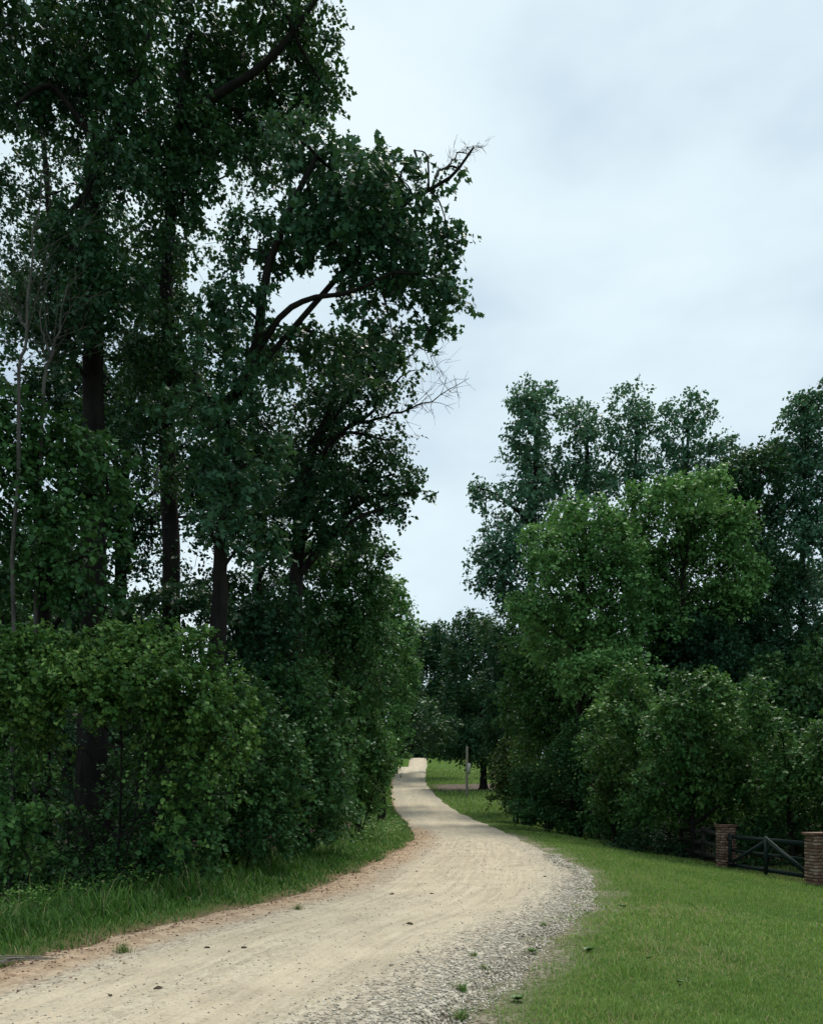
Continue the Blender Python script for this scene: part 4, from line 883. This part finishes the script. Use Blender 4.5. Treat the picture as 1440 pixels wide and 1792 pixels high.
def blades(mb, X, Y, Z, h, w, lean, segs, tint):
    n = len(X)
    if n == 0: return
    P = np.stack([X, Y, Z], 1); th = rng.random(n) * 6.283
    d = np.stack([np.cos(th), np.sin(th), np.zeros(n)], 1); s_ = np.stack([-np.sin(th), np.cos(th), np.zeros(n)], 1)
    rows = []
    for k in range(segs):
        f = k / segs
        c = P + d * (h * lean * f ** 1.7)[:, None] + np.array([0, 0, 1]) * (h * f * (1 - .25 * lean * f))[:, None]
        ww = (w * (1 - .75 * f))[:, None]
        rows += [c - s_ * ww, c + s_ * ww]
    rows.append(P + d * (h * lean)[:, None] + np.array([0, 0, 1]) * (h * (1 - .35 * lean))[:, None])
    v = np.stack(rows, 1); k_ = 2 * segs + 1
    tr = []
    for k in range(segs - 1): tr += [[2 * k, 2 * k + 1, 2 * k + 3], [2 * k, 2 * k + 3, 2 * k + 2]]
    tr.append([2 * segs - 2, 2 * segs - 1, 2 * segs])
    tri = (np.arange(n)[:, None, None] * k_ + np.array(tr)[None]).reshape(-1, 3)
    mb.add(v.reshape(-1, 3), tri, np.repeat(tint, k_))
def samp_Y(n, y0, y1, p):   # density per metre ~ Y^p
    u = rng.random(n); return (y0 ** (p + 1) + u * (y1 ** (p + 1) - y0 ** (p + 1))) ** (1 / (p + 1))
# lawn
mb = MB()
n = 175000
Y = samp_Y(n, 4.6, 75, -1.35)
er = edge_r(Y)
x0 = er - .6; x1 = np.where(Y < 27, .52 * Y + 1.2, 10.3 + .02 * (Y - 27)); x1 = np.maximum(x1, x0 + .5)
X = x0 + (x1 - x0) * rng.random(n)
dr = X - er
patch = wob(X * 1.0, Y * 1.0, 2.2)
keep = rng.random(n) < np.clip(.05 + .8 * (dr + .60 * patch + .25 * wob(X, Y, 6.0) - .08) / .8, 0, 1) * np.clip((x1 - x0) / np.maximum(.30 * Y, 2.0), .15, 1)
X, Y, dr, patch = X[keep], Y[keep], dr[keep], patch[keep]
Z = top_z(X, Y) - .005
n = len(X)
big = wob(X + 12, Y + 3, .75)
tuf = sstep(.25, .6, wob(X + 40, Y, 3.3)) * (rng.random(n) < .7)
h = (.030 + .036 * rng.random(n)) * (1 + .35 * big) * (1 + 1.0 * tuf) * np.clip(.55 + dr * .5, .55, 1) * (1 + .012 * Y)
w = np.maximum(.0035, .00055 * Y) * (.8 + .5 * rng.random(n))
tint = np.clip(.46 + .20 * rng.normal(size=n) + .17 * big + .10 * wob(X, Y, 4.5) + .20 * np.exp(-dr / .5) * (patch > -.2), 0, .99)
dry = rng.random(n) < .03 + .30 * np.clip(wob(X + 5, Y - 8, 1.3), 0, 1) * (Y < 13) + .18 * np.exp(-np.maximum(dr, 0) / .8)
tint = np.where(dry, .97, tint)
nr = Y < 13
blades(mb, X[nr], Y[nr], Z[nr], h[nr], w[nr], .25 + .6 * rng.random(nr.sum()), 2, tint[nr])
fr = ~nr
blades(mb, X[fr], Y[fr], Z[fr], h[fr], w[fr], .2 + .5 * rng.random(fr.sum()), 1, tint[fr])
lawn = mb.build('lawn_grass', [LAWN]); tag(lawn, 'mown green grass of the lawn between the road and the fence', 'grass', kind='stuff')
# left verge: short tufts at the edge, tall grass towards the bushes
mb = MB()
n = 66000
Y = samp_Y(n, 6.5, 110, -1.1)
el = edge_l(Y)
dl = -.25 + 3.1 * rng.random(n) ** .8
X = el - dl
patch = wob(X * 1.1 + 8, Y * 1.1, 2.4)
keep = rng.random(n) < np.clip((dl + .22 * patch) / .35, 0, 1) * (1 - .45 * sstep(2.0, 2.9, dl))
keep &= (X > -.56 * Y - 1)
X, Y, dl, patch = X[keep], Y[keep], dl[keep], patch[keep]; n = len(X)
Z = top_z(X, Y) - .01
h = (.06 + .07 * rng.random(n)) + sstep(.35, 1.5, dl) * (.10 + .55 * rng.random(n) ** 1.8) * np.clip(.75 + .9 * patch, .15, 2)
h *= np.where((Y > 26) & (Y < 60), 1.15, 1)
w = np.maximum(.0038, .00066 * Y) * (.8 + .5 * rng.random(n))
tint = np.clip(.30 + .2 * rng.normal(size=n) + .18 * wob(X + 70, Y, 1.6) + .25 * ((Y > 24) & (Y < 50)), 0, .93); tint = np.where(rng.random(n) < .05, .97, tint)
nr = Y < 15
blades(mb, X[nr], Y[nr], Z[nr], h[nr], w[nr], .25 + .75 * rng.random(nr.sum()), 3, tint[nr])
fr = ~nr
blades(mb, X[fr], Y[fr], Z[fr], h[fr], w[fr], .25 + .6 * rng.random(fr.sum()), 2, tint[fr])
nw = 15000
Yw = samp_Y(nw, 7, 60, -.95); bl_ = (Yw > 24) & (Yw < 48)
dw = np.where(bl_, .5 + 2.4 * rng.random(nw), 1.5 + 1.6 * rng.random(nw)); Xw = edge_l(Yw) - dw
kw = wob(Xw * 1.4, Yw * 1.4, 2.0) + .5 * rng.random(nw) > .1; Xw, Yw, dw, bl_ = Xw[kw], Yw[kw], dw[kw], bl_[kw]; nw = len(Xw)
Pw = np.stack([Xw, Yw, top_z(Xw, Yw) + .05 + (.50 + .25 * wob(Xw, Yw, 1.7)) * rng.random(nw) ** .8], 1)
mb.leaves(Pw, rng.normal(size=(nw, 3)) * [1, 1, .3] + [0, 0, -.1], rng.normal(size=(nw, 3)) * .5 + [0, 0, 1], np.maximum(.045, .0024 * Yw) * (.6 + .8 * rng.random(nw)), 'kite', np.clip(.5 + .22 * rng.normal(size=nw) + .12 * bl_, 0, .97), 0)
verge = mb.build('verge_grass', [TALL]); tag(verge, 'rough tall grass on the verge between the road and the thicket', 'grass', kind='stuff')
# far grass on the rises
mb = MB(); n = 40000
Y = rng.uniform(62, 300, n); side = rng.random(n) < .7
X = np.where(side, rr_(Y) + .2 + 14 * rng.random(n) ** 1.3, rl_(Y) - .2 - 4 * rng.random(n))
ok = ~((Y > 89.5 + .25 * (X - 3) + wob(X, Y, 1.)) & (Y < 102 + .25 * (X - 3) + 1.5 * wob(X, Y, .8)) & (X > 3.2)) | (rng.random(n) < .12); X, Y = X[ok], Y[ok]; n = len(X)
blades(mb, X, Y, ground_z(X, Y) - .02, .12 + .25 * rng.random(n), .0007 * Y, .2 + .5 * rng.random(n), 1, np.clip(.5 + .2 * rng.normal(size=n), 0, .97))
fg = mb.build('far_grass', [LAWN]); tag(fg, 'pale green grass beside the road on the far rises', 'grass', kind='stuff')

# gravel
m, t, out = new_mat('limestone_gravel'); pb = N(t, 'ShaderNodeBsdfPrincipled'); pb.inputs['Roughness'].default_value = .9
t.links.new(ramp(t, attr(t, 'tint').outputs['Fac'], [(0, (.17, .15, .115)), (.4, (.36, .33, .268)), (.8, (.50, .465, .39)), (1, (.64, .60, .52))]), pb.inputs['Base Color']); t.links.new(pb.outputs[0], out.inputs[0]); STONE = m
def stones(mb, X, Y, r, tint, sink=.3):
    n = len(X); Z = top_z(X, Y) + r * (.55 - sink)
    T = np.array([[1, 0, 0], [-1, 0, 0], [0, 1, 0], [0, -1, 0], [0, 0, .75], [0, 0, -.7]])
    tri = np.array([[0, 2, 4], [2, 1, 4], [1, 3, 4], [3, 0, 4], [2, 0, 5], [1, 2, 5], [3, 1, 5], [0, 3, 5]])
    v = T[None] * (.7 + .6 * rng.random((n, 6, 1))) + rng.normal(size=(n, 6, 3)) * .18
    th = rng.random(n) * 6.28; c_, s_ = np.cos(th)[:, None], np.sin(th)[:, None]
    v = np.stack([v[..., 0] * c_ - v[..., 1] * s_, v[..., 0] * s_ + v[..., 1] * c_, v[..., 2]], -1) * r[:, None, None] + np.stack([X, Y, Z], 1)[:, None]
    mb.add(v.reshape(-1, 3), (np.arange(n)[:, None, None] * 6 + tri[None]).reshape(-1, 3), np.repeat(tint, 6))
mb = MB(); n = 13000
Y = samp_Y(n, 4.8, 24, -1.2); iv = np.abs(rng.normal(size=n)) * np.clip(.80 - .035 * Y, .2, 1) - .33
X = edge_r(Y) - iv; r = (.0045 + .0085 * rng.random(n) ** 2.2) * (1 + .05 * Y)
pk = wob(X, Y, 2.1) + .9 * rng.random(n) > -.1
stones(mb, X[pk], Y[pk], r[pk], np.clip(.5 + .25 * rng.normal(size=pk.sum()), 0, 1))
n = 6000
Y = samp_Y(n, 5, 30, -1.1); X = edge_l(Y) + (edge_r(Y) - edge_l(Y)) * rng.random(n)
stones(mb, X, Y, (.003 + .006 * rng.random(n) ** 3) * (1 + .05 * Y), np.clip(.35 + .25 * rng.normal(size=n), 0, 1))
gv = mb.build('gravel', [STONE]); tag(gv, 'loose pale gravel along the inside edge of the bend', 'gravel', kind='stuff')
# clay crumbs on the outer edge
m, t, out = new_mat('clay_crumbs'); pb = N(t, 'ShaderNodeBsdfPrincipled'); pb.inputs['Roughness'].default_value = .95
t.links.new(ramp(t, attr(t, 'tint').outputs['Fac'], [(0, (.09, .055, .035)), (.4, (.27, .17, .11)), (.8, (.42, .29, .20)), (1, (.55, .43, .32))]), pb.inputs['Base Color']); t.links.new(pb.outputs[0], out.inputs[0]); CRUMB = m
mb = MB(); n = 3500
Y = samp_Y(n, 6.5, 40, -1.2); X = edge_l(Y) + np.abs(rng.normal(size=n)) * .55 - .15
stones(mb, X, Y, (.004 + .012 * rng.random(n) ** 3.5) * (1 + .03 * Y), np.clip(.42 + .28 * rng.normal(size=n), 0, 1))
cb_ = mb.build('clay_crumbs', [CRUMB]); tag(cb_, 'crumbled reddish clay along the outside edge of the road', 'clay', kind='stuff')

# ------------------------------------------------------------------ small things
def on_ground(px, py):
    """where the ground is met along a sight line (photo pixels)"""
    Y = np.linspace(4, 60, 6000); X = (px - CX) / F * Y; z = HC + (HY - py) / F * Y
    i = int(np.argmax(z <= top_z(X, Y))); return X[i], Y[i]
m, t, out = new_mat('dark_clod_earth'); pb = N(t, 'ShaderNodeBsdfPrincipled'); pb.inputs['Roughness'].default_value = .95
t.links.new(ramp(t, noise(t, 40, 4, .6, geo_pos(t)), [(.3, (.030, .022, .014)), (.7, (.085, .060, .036))]), pb.inputs['Base Color']); t.links.new(pb.outputs[0], out.inputs[0]); CLOD = m
for px, py, sz, lab in ((717, 1618, .034, 'dark earth clod alone in the middle of the wide sandy bend'), (755, 1565, .030, 'dark earth clod just ahead of the lone mid road clod'), (686, 1566, .030, 'dark earth clod near the clay edge of the sandy bend'),
                        (427, 1660, .026, 'longish dark clod beside a smaller speck near the clay bank'), (362, 1660, .024, 'small dark clod closest to the clay bank'), (277, 1731, .028, 'flat dark clod on the sand nearest the bottom edge'),
                        (193, 1744, .022, 'tiny dark clod on the gravelly stretch by the bottom edge'), (994, 1509, .034, 'dark clod at the tip of the gravel shoulder by the lawn'), (953, 1535, .03, 'dark speck of earth on the pale sand by the gravel shoulder'), (970, 1511, .03, 'flat dark clod next to the gravel shoulder tip')):
    X, Y = on_ground(px, py); z = float(top_z(X, Y))
    mb = MB(); k_ = 10
    th = np.linspace(0, 6.283, 8, endpoint=False); rings = [(0, 1.0, -.3), (.0, 1.15, .15), (.0, .75, .55)]
    v = np.concatenate([np.stack([np.cos(th) * r_ * sz * 1.2, np.sin(th) * r_ * sz * .85, np.full(8, h_ * sz)], 1) for _, r_, h_ in rings] + [[[0, 0, .7 * sz]]]); v += rng.normal(size=v.shape) * sz * .16
    q_ = [[a_ * 8 + i, a_ * 8 + (i + 1) % 8, a_ * 8 + 8 + (i + 1) % 8, a_ * 8 + 8 + i] for a_ in (0, 1) for i in range(8)]
    mb.quads(v, q_); mb.add(v, [[16 + i, 16 + (i + 1) % 8, 24] for i in range(8)])
    o = mb.build('earth_clod', [CLOD], None, True); o.location = (X, Y, z); o.rotation_euler = (0, 0, random.random() * 3); tag(o, lab, 'clod', 'dark clods on the road')
def tuft(px, py, h, n, lab, dry=.2):
    X, Y = on_ground(px, py); z = float(top_z(X, Y))
    mb = MB(); r_ = h * .55
    blades(mb, rng.normal(size=n) * r_ * .5, rng.normal(size=n) * r_ * .5, np.full(n, -.01), h * (.5 + .6 * rng.random(n)), np.full(n, .004), .3 + .8 * rng.random(n), 3, np.where(rng.random(n) < dry, .97, np.clip(.35 + .2 * rng.normal(size=n), 0, .9)))
    o = mb.build('grass_tuft', [TALL]); o.location = (X, Y, z); tag(o, lab, 'grass tuft', 'grass tufts at the road edge')
tuft(951, 1621, .10, 50, 'small grass tuft growing out of the gravel short of the shoulder tip')
tuft(829, 1674, .08, 40, 'faint grass tuft in the thick of the gravel')
tuft(807, 1735, .11, 60, 'grass tuft on the gravel beside the ragged lawn edge')
tuft(806, 1786, .13, 80, 'grass tuft at the bottom edge where gravel meets lawn')
tuft(846, 1697, .08, 50, 'low grass tuft between gravel and the first lawn grass')
tuft(622, 1528, .20, 110, 'wispy brownish grass tuft standing on the clay bank', .5)
tuft(215, 1668, .16, 90, 'dark withered grass tuft on the clay edge by the bottom corner', .4)
tuft(520, 1592, .12, 80, 'flattened dark tuft lying on the clay bank', .5)
def weed(px, py, r_, lab):
    X, Y = on_ground(px, py); z = float(top_z(X, Y)); n = 16
    mb = MB(); th = rng.random(n) * 6.28; D = np.stack([np.cos(th), np.sin(th), .35 + .5 * rng.random(n)], 1)
    mb.leaves(np.zeros((n, 3)) + [0, 0, .02], D, np.array([[0, 0, 1.]]) + rng.normal(size=(n, 3)) * .25, r_ * (.7 + .5 * rng.random(n)), 'oval', rng.random(n) * .5)
    o = mb.build('broadleaf_weed', [LM['weed']]); o.location = (X, Y, z); tag(o, lab, 'weed', 'broadleaf weeds in the lawn')
weed(930, 1670, .07, 'dark broadleaf weed at the gravel edge of the lawn')
weed(1135, 1681, .045, 'dark broadleaf weed alone in the open lawn')
weed(1190, 1724, .045, 'dark broadleaf weed lower in the lawn than the lone one')
weed(1090, 1590, .08, 'dark broadleaf weed where the lawn begins past the shoulder tip')
weed(1030, 1668, .08, 'leafy weed clump in the yellowed strip beside the gravel')
weed(905, 1755, .07, 'broadleaf weed low in the lawn by the ragged gravel edge')
X, Y = on_ground(25, 1690); mb = MB()
for k_ in range(9):
    a_ = np.array([X - .35 + .1 * rng.normal(), Y + .05 * rng.normal(), 0]); b_ = np.array([X + .3 + .12 * rng.normal(), Y + .12 * rng.normal(), 0])
    a_[2] = float(top_z(a_[0], a_[1])) + .02; b_[2] = float(top_z(b_[0], b_[1])) + .02 + .03 * rng.random(); mid = (a_ + b_) / 2 + [0, 0, .03]
    mb.tube(spl([a_, mid, b_], 6), np.linspace(.008, .003, 6), 4)
o = mb.build('dry_stalk_heap', [WOODPOLE]); tag(o, 'heap of dry pale stalks lying at the clay edge by the bottom corner', 'dry stalks')
print('total tris', sum(len(o.data.loop_triangles) or len(o.data.polygons) for o in S.objects if o.type == 'MESH'))
